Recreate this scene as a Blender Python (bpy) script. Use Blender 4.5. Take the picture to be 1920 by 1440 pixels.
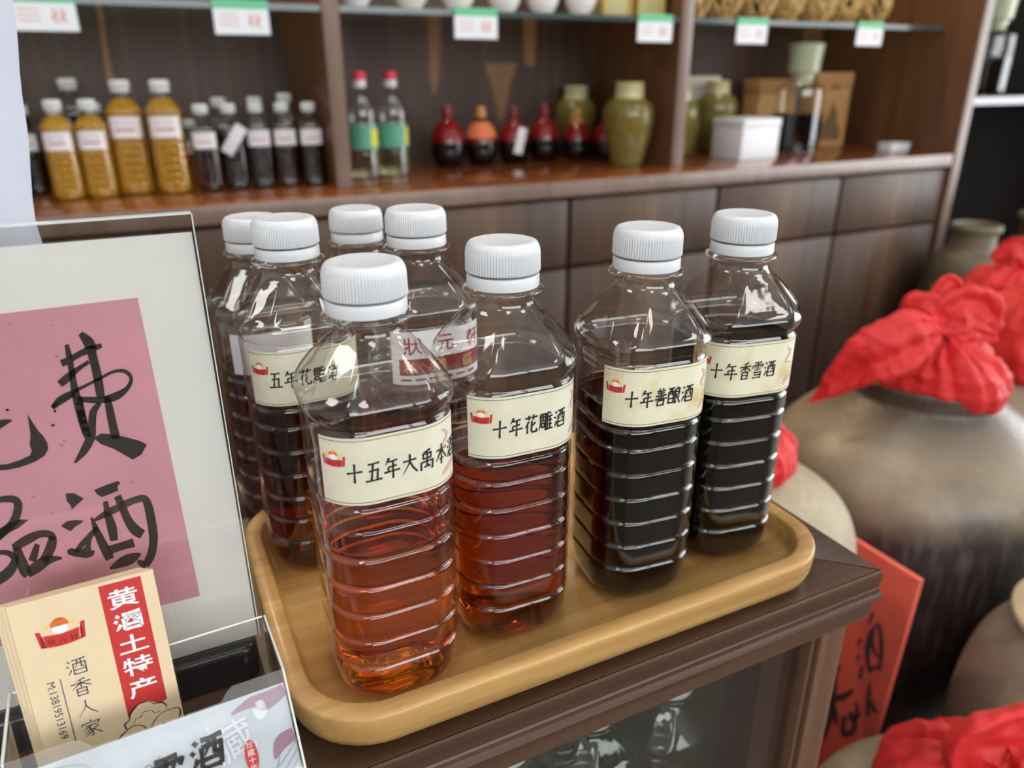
import bpy, bmesh, math, random
from mathutils import Vector, Matrix, noise

# ------------------------------------------------------------------ scene, camera, light
for o in list(bpy.data.objects):
    bpy.data.objects.remove(o)
SC = bpy.context.scene
COL = SC.collection
S = 1.25                 # plan units -> metres (1 unit on the plan = 1.25 m)
EYE = 0.977              # camera height on the plan
PITCH, ROLL, YAW, FPX = math.radians(22.4148), math.radians(-0.142), math.radians(26.0991), 1411.88

fw = Vector((math.sin(YAW) * math.cos(PITCH), math.cos(YAW) * math.cos(PITCH), -math.sin(PITCH)))
rt0 = Vector((math.cos(YAW), -math.sin(YAW), 0))
up0 = rt0.cross(fw)
rt = math.cos(ROLL) * rt0 + math.sin(ROLL) * up0
up = -math.sin(ROLL) * rt0 + math.cos(ROLL) * up0
cam_data = bpy.data.cameras.new('camera')
cam = bpy.data.objects.new('camera', cam_data)
COL.objects.link(cam)
M = Matrix((rt, up, -fw)).transposed().to_4x4()
M.translation = Vector((0, 0, EYE)) * S
cam.matrix_world = M
cam_data.sensor_fit = 'HORIZONTAL'
cam_data.sensor_width = 36
cam_data.lens = 36 * FPX / 1920
cam_data.clip_start = 0.01
cam_data.dof.use_dof = True
cam_data.dof.focus_distance = 0.305 * S
cam_data.dof.aperture_fstop = 6.6
SC.camera = cam

SC.view_settings.view_transform = 'Standard'
SC.view_settings.look = 'None'
SC.view_settings.gamma = 1
SC.view_settings.use_curve_mapping = False
SC.view_settings.exposure = -0.2
SC.cycles.max_bounces = 16
SC.cycles.transparent_max_bounces = 32
SC.cycles.transmission_bounces = 14
SC.cycles.glossy_bounces = 6
SC.cycles.diffuse_bounces = 4
SC.cycles.sample_clamp_indirect = 6

world = bpy.data.worlds.new('world')
SC.world = world
world.use_nodes = True
world.node_tree.nodes['Background'].inputs[0].default_value = (0.75, 0.85, 1, 1)
world.node_tree.nodes['Background'].inputs[1].default_value = 0.35

CEIL_POWER = 11.0        # radiance of the ceiling panels
WIN_POWER = 8.0          # radiance of the daylight windows


def at(x, y, p0, n):
    """point where the sight line of photo pixel (x, y) meets the plane through p0 with normal n (plan units)"""
    d = fw + (x - 960) / FPX * rt - (y - 720) / FPX * up
    e = Vector((0, 0, EYE))
    n = Vector(n)
    return e + d * ((Vector(p0) - e).dot(n) / d.dot(n))


# ------------------------------------------------------------------ materials
def srgb(r, g=None, b=None):
    c = (r, g, b)
    return tuple((v / 255 / 12.92) if v / 255 <= 0.04045 else ((v / 255 + 0.055) / 1.055) ** 2.4 for v in c) + (1,)


MATS = {}


def new_mat(name):
    m = bpy.data.materials.new(name)
    m.use_nodes = True
    nt = m.node_tree
    nt.nodes.clear()
    out = nt.nodes.new('ShaderNodeOutputMaterial')
    MATS[name] = m
    return m, nt, out


def nd(nt, kind, **kw):
    n = nt.nodes.new(kind)
    for k, v in kw.items():
        if k.startswith('i_'):
            key = k[2:]
            n.inputs[int(key) if key.isdigit() else key.replace('_', ' ')].default_value = v
        else:
            setattr(n, k, v)
    return n


def ramp(nt, fac, stops):
    r = nt.nodes.new('ShaderNodeValToRGB')
    el = r.color_ramp.elements
    while len(el) < len(stops):
        el.new(0.5)
    for e, (p, c) in zip(el, stops):
        e.position = p
        e.color = c
    nt.links.new(fac, r.inputs[0])
    return r


def coords(nt, scale=(1, 1, 1), loc=(0, 0, 0)):
    tc = nt.nodes.new('ShaderNodeTexCoord')
    mp = nd(nt, 'ShaderNodeMapping')
    mp.inputs['Scale'].default_value = scale
    mp.inputs['Location'].default_value = loc
    nt.links.new(tc.outputs['Object'], mp.inputs[0])
    return mp.outputs[0]


def plain(name, col, rough=0.5, metal=0, var=0.0, vscale=30, coat=0, bump=0, spec=0.5, emit=None, estr=0, sheen=0, sss=0):
    m, nt, out = new_mat(name)
    p = nd(nt, 'ShaderNodeBsdfPrincipled')
    p.inputs['Base Color'].default_value = col
    p.inputs['Roughness'].default_value = rough
    p.inputs['Metallic'].default_value = metal
    p.inputs['Coat Weight'].default_value = coat
    p.inputs['Specular IOR Level'].default_value = spec
    p.inputs['Sheen Weight'].default_value = sheen
    if sss:
        p.inputs['Subsurface Weight'].default_value = sss
        p.inputs['Subsurface Radius'].default_value = (0.004, 0.004, 0.004)
    if emit:
        p.inputs['Emission Color'].default_value = emit
        p.inputs['Emission Strength'].default_value = estr
    if var or bump:
        v = coords(nt)
        t = nd(nt, 'ShaderNodeTexNoise')
        t.inputs['Scale'].default_value = vscale
        t.inputs['Detail'].default_value = 6
        nt.links.new(v, t.inputs['Vector'])
        if var:
            lo = tuple(c * (1 - var) for c in col[:3]) + (1,)
            hi = tuple(min(1, c * (1 + var)) for c in col[:3]) + (1,)
            r = ramp(nt, t.outputs[0], [(0.3, lo), (0.7, hi)])
            nt.links.new(r.outputs[0], p.inputs['Base Color'])
        if bump:
            b = nd(nt, 'ShaderNodeBump')
            b.inputs['Strength'].default_value = bump
            b.inputs['Distance'].default_value = 0.004
            nt.links.new(t.outputs[0], b.inputs['Height'])
            nt.links.new(b.outputs[0], p.inputs['Normal'])
    nt.links.new(p.outputs[0], out.inputs[0])
    return m


def wood(name, dark, mid, light, axis='X', fine=60, stretch=0.05, rough=0.35, coat=0.0, sap=None, sapscale=2.0):
    m, nt, out = new_mat(name)
    sc = {'X': (stretch, 1, 1), 'Y': (1, stretch, 1), 'Z': (1, 1, stretch)}[axis]
    v = coords(nt, tuple(fine * c for c in sc))
    n1 = nd(nt, 'ShaderNodeTexNoise')
    n1.inputs['Scale'].default_value = 1.0
    n1.inputs['Detail'].default_value = 8
    n1.inputs['Roughness'].default_value = 0.65
    nt.links.new(v, n1.inputs['Vector'])
    v2 = coords(nt, tuple(fine * 0.18 * c for c in sc), (3.1, 1.7, 5.2))
    n2 = nd(nt, 'ShaderNodeTexNoise')
    n2.inputs['Scale'].default_value = 1.0
    n2.inputs['Detail'].default_value = 3
    nt.links.new(v2, n2.inputs['Vector'])
    mx = nd(nt, 'ShaderNodeMix', data_type='FLOAT')
    mx.inputs[0].default_value = 0.45
    nt.links.new(n1.outputs[0], mx.inputs[2])
    nt.links.new(n2.outputs[0], mx.inputs[3])
    r = ramp(nt, mx.outputs[0], [(0.33, dark), (0.5, mid), (0.66, light)])
    col = r.outputs[0]
    if sap:
        # pale tapering sapwood streaks that belong to the veneer
        v3 = coords(nt, tuple(sapscale * c for c in {'Z': (1, 1, 0.16), 'X': (0.16, 1, 1)}[axis]), (0.37, 0, 0.1))
        n3 = nd(nt, 'ShaderNodeTexNoise')
        n3.inputs['Scale'].default_value = 2.2
        n3.inputs['Detail'].default_value = 1.5
        nt.links.new(v3, n3.inputs['Vector'])
        r3 = ramp(nt, n3.outputs[0], [(0.66, (0, 0, 0, 1)), (0.70, (1, 1, 1, 1))])
        m3 = nd(nt, 'ShaderNodeMix', data_type='RGBA')
        nt.links.new(r3.outputs[0], m3.inputs[0])
        nt.links.new(col, m3.inputs[6])
        m3.inputs[7].default_value = sap
        col = m3.outputs[2]
    p = nd(nt, 'ShaderNodeBsdfPrincipled')
    nt.links.new(col, p.inputs['Base Color'])
    p.inputs['Roughness'].default_value = rough
    p.inputs['Coat Weight'].default_value = coat
    p.inputs['Coat Roughness'].default_value = 0.15
    b = nd(nt, 'ShaderNodeBump')
    b.inputs['Strength'].default_value = 0.08
    b.inputs['Distance'].default_value = 0.002
    nt.links.new(n1.outputs[0], b.inputs['Height'])
    nt.links.new(b.outputs[0], p.inputs['Normal'])
    nt.links.new(p.outputs[0], out.inputs[0])
    return m


def thin_clear(name, tint=(0.965, 0.965, 0.95, 1), refl=1.0, rough=0.02, bump=0.0, bscale=60):
    """thin transparent wall: see-through with mirror reflection that rises towards grazing angles"""
    m, nt, out = new_mat(name)
    lw = nd(nt, 'ShaderNodeLayerWeight')
    lw.inputs[0].default_value = 0.5
    pw = nd(nt, 'ShaderNodeMath', operation='POWER')
    nt.links.new(lw.outputs['Facing'], pw.inputs[0])
    pw.inputs[1].default_value = 4.0
    ma = nd(nt, 'ShaderNodeMath', operation='MULTIPLY_ADD', use_clamp=True)
    nt.links.new(pw.outputs[0], ma.inputs[0])
    ma.inputs[1].default_value = 0.85 * refl
    ma.inputs[2].default_value = 0.07 * refl
    tr = nd(nt, 'ShaderNodeBsdfTransparent')
    tr.inputs[0].default_value = tint
    gl = nd(nt, 'ShaderNodeBsdfGlossy')
    gl.inputs['Roughness'].default_value = rough
    gl.inputs['Color'].default_value = (1, 1, 1, 1)
    mx = nd(nt, 'ShaderNodeMixShader')
    nt.links.new(ma.outputs[0], mx.inputs[0])
    nt.links.new(tr.outputs[0], mx.inputs[1])
    nt.links.new(gl.outputs[0], mx.inputs[2])
    if bump:
        v = coords(nt)
        t = nd(nt, 'ShaderNodeTexNoise')
        t.inputs['Scale'].default_value = bscale
        t.inputs['Detail'].default_value = 2
        nt.links.new(v, t.inputs['Vector'])
        b = nd(nt, 'ShaderNodeBump')
        b.inputs['Strength'].default_value = bump
        b.inputs['Distance'].default_value = 0.002
        nt.links.new(t.outputs[0], b.inputs['Height'])
        nt.links.new(b.outputs[0], gl.inputs['Normal'])
    nt.links.new(mx.outputs[0], out.inputs[0])
    return m


def liquid(name, sigma, cloudy=None):
    """clear liquid whose colour comes from absorption along the light's way (sigma per metre, r g b)"""
    m, nt, out = new_mat(name)
    g = nd(nt, 'ShaderNodeBsdfGlass')
    g.inputs['IOR'].default_value = 1.34
    g.inputs['Roughness'].default_value = 0.0
    d = max(sigma) * 1.02
    a = nd(nt, 'ShaderNodeVolumeAbsorption')
    a.inputs['Color'].default_value = tuple(1 - s / d for s in sigma) + (1,)
    a.inputs['Density'].default_value = d
    if cloudy:
        p = nd(nt, 'ShaderNodeBsdfPrincipled')
        p.inputs['Base Color'].default_value = cloudy[0]
        p.inputs['Roughness'].default_value = 0.1
        mx = nd(nt, 'ShaderNodeMixShader')
        mx.inputs[0].default_value = cloudy[1]
        nt.links.new(g.outputs[0], mx.inputs[1])
        nt.links.new(p.outputs[0], mx.inputs[2])
        g = mx
    nt.links.new(g.outputs[0], out.inputs['Surface'])
    nt.links.new(a.outputs[0], out.inputs['Volume'])
    return m


def blotched(name, base, blot, sc):
    m, nt, out = new_mat(name)
    t = nd(nt, 'ShaderNodeTexNoise')
    t.inputs['Scale'].default_value = sc
    t.inputs['Detail'].default_value = 5
    nt.links.new(coords(nt), t.inputs['Vector'])
    r = ramp(nt, t.outputs[0], [(0.50, base), (0.60, tuple((a + b) / 2 for a, b in zip(base, blot))), (0.72, blot)])
    p = nd(nt, 'ShaderNodeBsdfPrincipled')
    p.inputs['Roughness'].default_value = 0.6
    nt.links.new(r.outputs[0], p.inputs['Base Color'])
    nt.links.new(p.outputs[0], out.inputs[0])
    return m


WHITE_CAP = plain('white_cap_plastic', srgb(212, 214, 217), 0.4, sss=0.1)
PET = thin_clear('pet_plastic', (0.955, 0.955, 0.935, 1), 1.0, 0.025, 0.06, 60)
ACRYL = thin_clear('clear_acrylic', (0.962, 0.962, 0.958, 1), 0.8, 0.03)
ACRYL_EDGE = plain('acrylic_cut_edge', srgb(214, 220, 214), 0.15)
GLASS = thin_clear('window_glass', (0.93, 0.95, 0.94, 1), 0.8, 0.01)
SHELF_GLASS = thin_clear('shelf_glass', (0.75, 0.84, 0.82, 1), 0.9, 0.03)
SHELF_EDGE = plain('shelf_glass_edge', srgb(70, 84, 84), 0.15)
TINT_GLASS = thin_clear('pale_green_glass', (0.88, 0.92, 0.84, 1), 1.0, 0.03)
LIQ = {
    'amber': liquid('amber_wine', (6.5, 23, 60)),
    'red_amber': liquid('red_amber_wine', (14, 44, 70)),
    'deep_red': liquid('deep_red_wine', (22, 62, 84)),
    'black': liquid('black_wine', (150, 230, 260)),
    'yellow': liquid('yellow_wine', (1.5, 5, 40), cloudy=(srgb(228, 172, 36), 0.45)),
    'pale': liquid('pale_wine', (0.6, 1.0, 5)),
}
LABEL_PAPER = plain('label_paper', srgb(216, 212, 189), 0.6, var=0.07, vscale=60)
LABEL_STAINED = blotched('stained_label_paper', srgb(224, 219, 192), srgb(204, 180, 126), 42)
LABEL_WHITE = plain('white_label_paper', srgb(226, 222, 226), 0.6)
INK = plain('black_ink', srgb(26, 24, 26), 0.6)
INK_GREY = plain('brush_ink', srgb(38, 35, 36), 0.55, var=0.25, vscale=120)
RED_PRINT = plain('red_print', srgb(196, 52, 48), 0.5)
DARK_RED_PRINT = plain('dark_red_print', srgb(140, 32, 36), 0.5)
PINK_PRINT = plain('faded_pink_print', srgb(206, 170, 166), 0.6)
ORANGE_PRINT = plain('orange_print', srgb(226, 106, 44), 0.5)
YELLOW_PRINT = plain('yellow_print', srgb(246, 204, 60), 0.5)
WHITE_PRINT = plain('white_print', srgb(240, 238, 240), 0.5)
OLIVE_LINE = plain('olive_line', srgb(96, 92, 70), 0.6)
STAIN = plain('tea_stain', srgb(210, 194, 152), 0.6)
TRAY_WOOD = wood('tray_wood', srgb(146, 106, 56), srgb(180, 140, 83), srgb(204, 167, 106), 'X', 90, 0.05, 0.4, 0.1)
TABLE_WOOD = wood('table_wood', srgb(44, 28, 20), srgb(72, 50, 37), srgb(98, 73, 57), 'X', 70, 0.02, 0.32, 0.2)
POST_WOOD = wood('post_wood', srgb(70, 46, 34), srgb(104, 74, 56), srgb(132, 100, 78), 'Z', 60, 0.03, 0.3, 0.3)
MAHOGANY = wood('red_brown_wood', srgb(34, 12, 10), srgb(52, 18, 16), srgb(66, 26, 22), 'Z', 50, 0.04, 0.35, 0.2)
CAB_WOOD = wood('cabinet_walnut', srgb(50, 34, 24), srgb(80, 58, 43), srgb(110, 84, 64), 'Z', 26, 0.03, 0.5, 0.0)
BACK_WOOD = wood('back_panel_walnut', srgb(46, 32, 26), srgb(68, 49, 40), srgb(90, 68, 56), 'Z', 30, 0.03, 0.5)
SAPWOOD = wood('sapwood_streak', srgb(112, 76, 50), srgb(134, 94, 64), srgb(150, 110, 78), 'Z', 26, 0.03, 0.5)
TOP_WOOD = wood('worktop_walnut', srgb(92, 44, 18), srgb(126, 67, 30), srgb(152, 90, 46), 'X', 24, 0.04, 0.16, 0.35)
SIDE_WOOD = wood('warm_side_walnut', srgb(70, 44, 28), srgb(92, 60, 38), srgb(112, 76, 50), 'Z', 26, 0.03, 0.4, 0.1)
EDGE_WOOD = wood('edge_band_walnut', srgb(106, 88, 78), srgb(124, 104, 93), srgb(140, 120, 108), 'Z', 30, 0.03, 0.35, 0.1)
DARK_UNIT = plain('dark_shelf_board', srgb(18, 11, 9), 0.8, spec=0.15)
SILVER_EDGE = plain('pale_shelf_edge', srgb(186, 184, 190), 0.4)
PAPER = plain('white_sheet_paper', srgb(233, 232, 226), 0.55, var=0.05, vscale=14)
BRIGHT_PAPER = plain('bright_paper', srgb(196, 199, 212), 0.7)
PINK = plain('pink_paper', srgb(214, 152, 164), 0.7, var=0.08, vscale=16)
BLACK_PLASTIC = plain('black_plastic', srgb(34, 33, 37), 0.22)
CARD = plain('cream_card', srgb(228, 206, 170), 0.6, var=0.03, vscale=60)
CARD_EDGE = plain('cream_card_back', srgb(214, 192, 152), 0.7)
HOLDER_PAPER = plain('pale_grey_paper', srgb(196, 204, 212), 0.6, var=0.08, vscale=60)
HOLDER_WHITE = plain('pale_line_print', srgb(222, 226, 232), 0.6)
GREY_LINE = plain('grey_line_print', srgb(150, 158, 168), 0.6)
MAUVE = plain('mauve_print', srgb(158, 122, 142), 0.6)
RED_CLOTH = plain('red_cotton', srgb(204, 26, 28), 0.6, var=0.08, vscale=25, sheen=0.05, bump=0.1)
RED_BOARD = plain('red_paper', srgb(226, 98, 82), 0.65, var=0.06, vscale=12)
PLAQUE_INK = plain('plaque_ink', srgb(62, 50, 62), 0.7)
STRING = plain('black_wire', srgb(40, 36, 34), 0.5)
FLOOR_TILE = plain('floor_tile', srgb(74, 60, 48), 0.5, var=0.1, vscale=3)
WALL = plain('wall_paint', srgb(222, 220, 214), 0.8)
CEIL = plain('ceiling_paint', srgb(228, 228, 226), 0.9)
FRAME_METAL = plain('frame_metal', srgb(90, 90, 94), 0.35, metal=0.8)
RED_CAP = plain('red_cap_plastic', srgb(206, 40, 60), 0.4)
GREEN_LABEL = plain('green_label', srgb(86, 156, 132), 0.5, var=0.1)
YELLOW_LABEL = plain('yellow_label', srgb(206, 200, 60), 0.5)
GREEN_TAG = plain('green_tag_print', srgb(96, 190, 140), 0.5)
CARDBOARD = plain('kraft_board', srgb(190, 144, 92), 0.7, var=0.08)
KRAFT_ART = plain('kraft_print', srgb(112, 88, 56), 0.7)
WHITE_BOX = plain('white_board', srgb(226, 228, 232), 0.5)
WHITE_GLAZE = plain('white_porcelain', srgb(232, 230, 226), 0.18)
RATTAN = plain('rattan', srgb(196, 160, 96), 0.5, var=0.3, vscale=60)
RATTAN_DARK = plain('dark_bottle_under_rattan', srgb(70, 52, 28), 0.6)
GOLD_CORD = plain('gold_cord', srgb(196, 142, 76), 0.5, var=0.2)
ORANGE_PAPER = plain('orange_paper', srgb(222, 120, 78), 0.6)


def two_tone(name, lo, hi, zmid, soft, rough=0.15, var=0.15, vscale=20):
    """glaze with a colour change at a height (object space, metres)"""
    m, nt, out = new_mat(name)
    tc = nt.nodes.new('ShaderNodeTexCoord')
    sx = nt.nodes.new('ShaderNodeSeparateXYZ')
    nt.links.new(tc.outputs['Object'], sx.inputs[0])
    t = nd(nt, 'ShaderNodeTexNoise')
    t.inputs['Scale'].default_value = vscale
    t.inputs['Detail'].default_value = 5
    nt.links.new(tc.outputs['Object'], t.inputs['Vector'])
    ad = nd(nt, 'ShaderNodeMath', operation='MULTIPLY_ADD')
    nt.links.new(t.outputs[0], ad.inputs[0])
    ad.inputs[1].default_value = soft * 1.2
    nt.links.new(sx.outputs[2], ad.inputs[2])
    mr = nd(nt, 'ShaderNodeMapRange')
    nt.links.new(ad.outputs[0], mr.inputs[0])
    mr.inputs[1].default_value = zmid - soft + soft * 0.6
    mr.inputs[2].default_value = zmid + soft + soft * 0.6
    mx = nd(nt, 'ShaderNodeMix', data_type='RGBA')
    nt.links.new(mr.outputs[0], mx.inputs[0])
    mx.inputs[6].default_value = lo
    mx.inputs[7].default_value = hi
    hs = nd(nt, 'ShaderNodeMix', data_type='RGBA', blend_type='MULTIPLY')
    r = ramp(nt, t.outputs[0], [(0.3, (1 - var, 1 - var, 1 - var, 1)), (0.7, (1, 1, 1, 1))])
    hs.inputs[0].default_value = 1
    nt.links.new(mx.outputs[2], hs.inputs[6])
    nt.links.new(r.outputs[0], hs.inputs[7])
    p = nd(nt, 'ShaderNodeBsdfPrincipled')
    nt.links.new(hs.outputs[2], p.inputs['Base Color'])
    p.inputs['Roughness'].default_value = rough
    nt.links.new(p.outputs[0], out.inputs[0])
    return m


def clay(name, dark, tan, dust, zlo, zhi, rough=0.5, soot=None):
    """unglazed wine-jar clay: dark body, dusty tan shoulder, scratchy turning marks"""
    m, nt, out = new_mat(name)
    tc = nt.nodes.new('ShaderNodeTexCoord')
    sx = nt.nodes.new('ShaderNodeSeparateXYZ')
    nt.links.new(tc.outputs['Object'], sx.inputs[0])
    big = nd(nt, 'ShaderNodeTexNoise')
    big.inputs['Scale'].default_value = 5
    big.inputs['Detail'].default_value = 6
    big.inputs['Roughness'].default_value = 0.6
    nt.links.new(tc.outputs['Object'], big.inputs['Vector'])
    mp = nd(nt, 'ShaderNodeMapping')
    mp.inputs['Scale'].default_value = (40, 40, 5)
    nt.links.new(tc.outputs['Object'], mp.inputs[0])
    fine = nd(nt, 'ShaderNodeTexNoise')
    fine.inputs['Scale'].default_value = 2.5
    fine.inputs['Detail'].default_value = 5
    nt.links.new(mp.outputs[0], fine.inputs['Vector'])
    ad = nd(nt, 'ShaderNodeMath', operation='MULTIPLY_ADD')
    nt.links.new(big.outputs[0], ad.inputs[0])
    ad.inputs[1].default_value = (zhi - zlo) * 1.6
    nt.links.new(sx.outputs[2], ad.inputs[2])
    mr = nd(nt, 'ShaderNodeMapRange')
    nt.links.new(ad.outputs[0], mr.inputs[0])
    mr.inputs[1].default_value = zlo + (zhi - zlo) * 0.8
    mr.inputs[2].default_value = zhi + (zhi - zlo) * 0.8
    mx = nd(nt, 'ShaderNodeMix', data_type='RGBA')
    nt.links.new(mr.outputs[0], mx.inputs[0])
    mx.inputs[6].default_value = dark
    mx.inputs[7].default_value = tan
    if soot:
        # smoke stain round the neck
        a2 = nd(nt, 'ShaderNodeMath', operation='MULTIPLY_ADD')
        nt.links.new(big.outputs[0], a2.inputs[0])
        a2.inputs[1].default_value = 0.09
        nt.links.new(sx.outputs[2], a2.inputs[2])
        mr2 = nd(nt, 'ShaderNodeMapRange')
        nt.links.new(a2.outputs[0], mr2.inputs[0])
        mr2.inputs[1].default_value = soot
        mr2.inputs[2].default_value = soot + .06
        mr2.inputs[4].default_value = 0.8
        ms = nd(nt, 'ShaderNodeMix', data_type='RGBA')
        nt.links.new(mr2.outputs[0], ms.inputs[0])
        nt.links.new(mx.outputs[2], ms.inputs[6])
        ms.inputs[7].default_value = dark
        mx = ms
    r = ramp(nt, fine.outputs[0], [(0.48, (0, 0, 0, 1)), (0.72, (1, 1, 1, 1))])
    m2 = nd(nt, 'ShaderNodeMix', data_type='RGBA')
    f2 = nd(nt, 'ShaderNodeMath', operation='MULTIPLY')
    nt.links.new(r.outputs[0], f2.inputs[0])
    f2.inputs[1].default_value = 0.45
    nt.links.new(f2.outputs[0], m2.inputs[0])
    nt.links.new(mx.outputs[2], m2.inputs[6])
    m2.inputs[7].default_value = dust
    rb = ramp(nt, big.outputs[0], [(0.36, (.66, .64, .62, 1)), (0.62, (1.08, 1.08, 1.08, 1))])
    mb = nd(nt, 'ShaderNodeMix', data_type='RGBA', blend_type='MULTIPLY')
    mb.inputs[0].default_value = 1
    nt.links.new(m2.outputs[2], mb.inputs[6])
    nt.links.new(rb.outputs[0], mb.inputs[7])
    m2 = mb
    p = nd(nt, 'ShaderNodeBsdfPrincipled')
    nt.links.new(m2.outputs[2], p.inputs['Base Color'])
    p.inputs['Roughness'].default_value = rough
    b = nd(nt, 'ShaderNodeBump')
    b.inputs['Strength'].default_value = 0.25
    b.inputs['Distance'].default_value = 0.004
    nt.links.new(fine.outputs[0], b.inputs['Height'])
    nt.links.new(b.outputs[0], p.inputs['Normal'])
    nt.links.new(p.outputs[0], out.inputs[0])
    return m


CLAY_BIG = clay('smoked_clay', srgb(50, 46, 46), srgb(140, 125, 104), srgb(116, 108, 102), 0.43 * S, 0.485 * S, 0.36, .522 * S + .045)
CLAY_TAN = clay('tan_clay', srgb(112, 102, 88), srgb(164, 152, 126), srgb(182, 170, 144), 0.16 * S, 0.30 * S, 0.6)
CLAY_GREY = clay('grey_clay', srgb(92, 84, 82), srgb(138, 126, 114), srgb(150, 140, 128), 0.2 * S, 0.34 * S, 0.6)
CLAY_PALE = clay('pale_clay', srgb(70, 64, 56), srgb(186, 178, 158), srgb(206, 200, 182), 0.26 * S, 0.40 * S, 0.6)
CLAY_OLIVE = clay('dark_olive_clay', srgb(62, 58, 46), srgb(104, 96, 76), srgb(128, 120, 98), 0.3 * S, 0.5 * S, 0.5)
CASE_GREY = plain('grey_case_lining', srgb(104, 102, 96), 0.5)
RIM_CLAY = plain('pale_rim_clay', srgb(196, 184, 150), 0.7, var=0.1)
RED_GLAZE = two_tone('red_black_glaze', srgb(18, 12, 14), srgb(128, 20, 26), 0.062 * S, 0.008 * S, 0.08)
GREEN_GLAZE = plain('olive_glaze', srgb(114, 102, 50), 0.16, var=0.18, vscale=14)
CREAM_NECK = plain('pale_neck_glaze', srgb(196, 186, 140), 0.25, var=0.08)


# ------------------------------------------------------------------ mesh helpers
class MB:
    def __init__(self):
        self.v, self.f, self.m = [], [], []

    def add(self, verts, faces, mi=0):
        b = len(self.v)
        self.v += [tuple(p) for p in verts]
        self.f += [tuple(b + i for i in f) for f in faces]
        self.m += [mi] * len(faces)

    def box(self, x0, x1, y0, y1, z0, z1, mi=0):
        v = [(x, y, z) for z in (z0, z1) for y in (y0, y1) for x in (x0, x1)]
        self.add(v, [(0, 2, 3, 1), (4, 5, 7, 6), (0, 1, 5, 4), (2, 6, 7, 3), (0, 4, 6, 2), (1, 3, 7, 5)], mi)

    def loft(self, rings, cap0=True, cap1=True, closed=True, mi=0):
        n = len(rings[0])
        v = [p for r in rings for p in r]
        f = []
        for i in range(len(rings) - 1):
            for j in range(n if closed else n - 1):
                k = (j + 1) % n
                f.append((i * n + j, i * n + k, (i + 1) * n + k, (i + 1) * n + j))
        if cap0:
            f.append(tuple(range(n - 1, -1, -1)))
        if cap1:
            f.append(tuple((len(rings) - 1) * n + j for j in range(n)))
        self.add(v, f, mi)

    def lathe(self, prof, n=48, c=(0, 0), cap0=True, cap1=True, mi=0):
        rings = [[(c[0] + r * math.cos(2 * math.pi * j / n), c[1] + r * math.sin(2 * math.pi * j / n), z) for j in range(n)] for r, z in prof]
        self.loft(rings, cap0, cap1, True, mi)

    def tube(self, pts, rad, n=8, mi=0, close=False):
        pts = [Vector(p) for p in pts]
        rings = []
        for i, p in enumerate(pts):
            a = pts[i - 1] if i > 0 else (pts[-1] if close else p)
            b = pts[(i + 1) % len(pts)] if (i < len(pts) - 1 or close) else p
            t = (b - a).normalized()
            u = t.cross(Vector((0, 0, 1)))
            if u.length < 1e-4:
                u = t.cross(Vector((1, 0, 0)))
            u.normalize()
            w = t.cross(u)
            r = rad(i / max(1, len(pts) - 1)) if callable(rad) else rad
            rings.append([p + r * (math.cos(2 * math.pi * j / n) * u + math.sin(2 * math.pi * j / n) * w) for j in range(n)])
        if close:
            rings.append(rings[0])
        self.loft(rings, not close, not close, True, mi)

    def mesh(self, name, mats, smooth=True, bevel=0, angle=35, seg=2, weld=True, wrinkle=None):
        me = bpy.data.meshes.new(name)
        me.from_pydata([(x * S, y * S, z * S) for x, y, z in self.v], [], self.f)
        if not isinstance(mats, (list, tuple)):
            mats = [mats]
        for m in mats:
            me.materials.append(m)
        for p, mi in zip(me.polygons, self.m):
            p.material_index = mi
        bm = bmesh.new()
        bm.from_mesh(me)
        if weld:
            bmesh.ops.remove_doubles(bm, verts=bm.verts, dist=1e-6)
        bmesh.ops.recalc_face_normals(bm, faces=bm.faces)
        if bevel:
            es = [e for e in bm.edges if len(e.link_faces) == 2 and e.calc_face_angle(0) > math.radians(30)]
            bmesh.ops.bevel(bm, geom=es, offset=bevel * S, segments=seg, affect='EDGES', profile=0.5)
        if wrinkle:
            amp, sc, sd = wrinkle
            bm.normal_update()
            off = []
            for v in bm.verts:
                q = v.co / S
                w = q + .02 * Vector((noise.noise(q * sc * .4 + Vector((sd, 0, 0))), noise.noise(q * sc * .4 + Vector((0, sd, 5))), noise.noise(q * sc * .4 + Vector((9, 0, sd)))))
                a = 1 - 2 * abs(noise.noise(w * sc + Vector((sd, sd, sd))))
                b = 1 - 2 * abs(noise.noise(w * sc * 2.3 + Vector((-sd, sd, 3))))
                off.append(v.normal * (amp * S * (a + .45 * b - .7)))
            for v, d in zip(bm.verts, off):
                v.co += d
        for f in bm.faces:
            f.smooth = smooth
        if smooth:
            for e in bm.edges:
                if len(e.link_faces) == 2 and e.calc_face_angle(0) > math.radians(angle):
                    e.smooth = False
        bm.to_mesh(me)
        bm.free()
        return me

    def build(self, name, mats, parent=None, **kw):
        return put(name, self.mesh(name, mats, **kw), parent)


def put(name, me, parent=None, loc=None, rot=None):
    o = bpy.data.objects.new(name, me)
    COL.objects.link(o)
    if parent:
        o.parent = parent
    if loc:
        o.location = Vector(loc) * S
    if rot:
        o.rotation_euler = rot
    return o


def tag(o, label, cat, group=None):
    o['label'] = label
    o['category'] = cat
    if group:
        o['group'] = group
    return o


def thing(name, label, cat, loc=(0, 0, 0), rotz=0, group=None, scale=1):
    o = bpy.data.objects.new(name, None)
    COL.objects.link(o)
    o.location = Vector(loc) * S
    o.rotation_euler = (0, 0, rotz)
    o.scale = (scale,) * 3 if not isinstance(scale, tuple) else scale
    o.empty_display_size = 0.02
    return tag(o, label, cat, group)


def structure(o):
    o['kind'] = 'structure'
    return o


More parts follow.
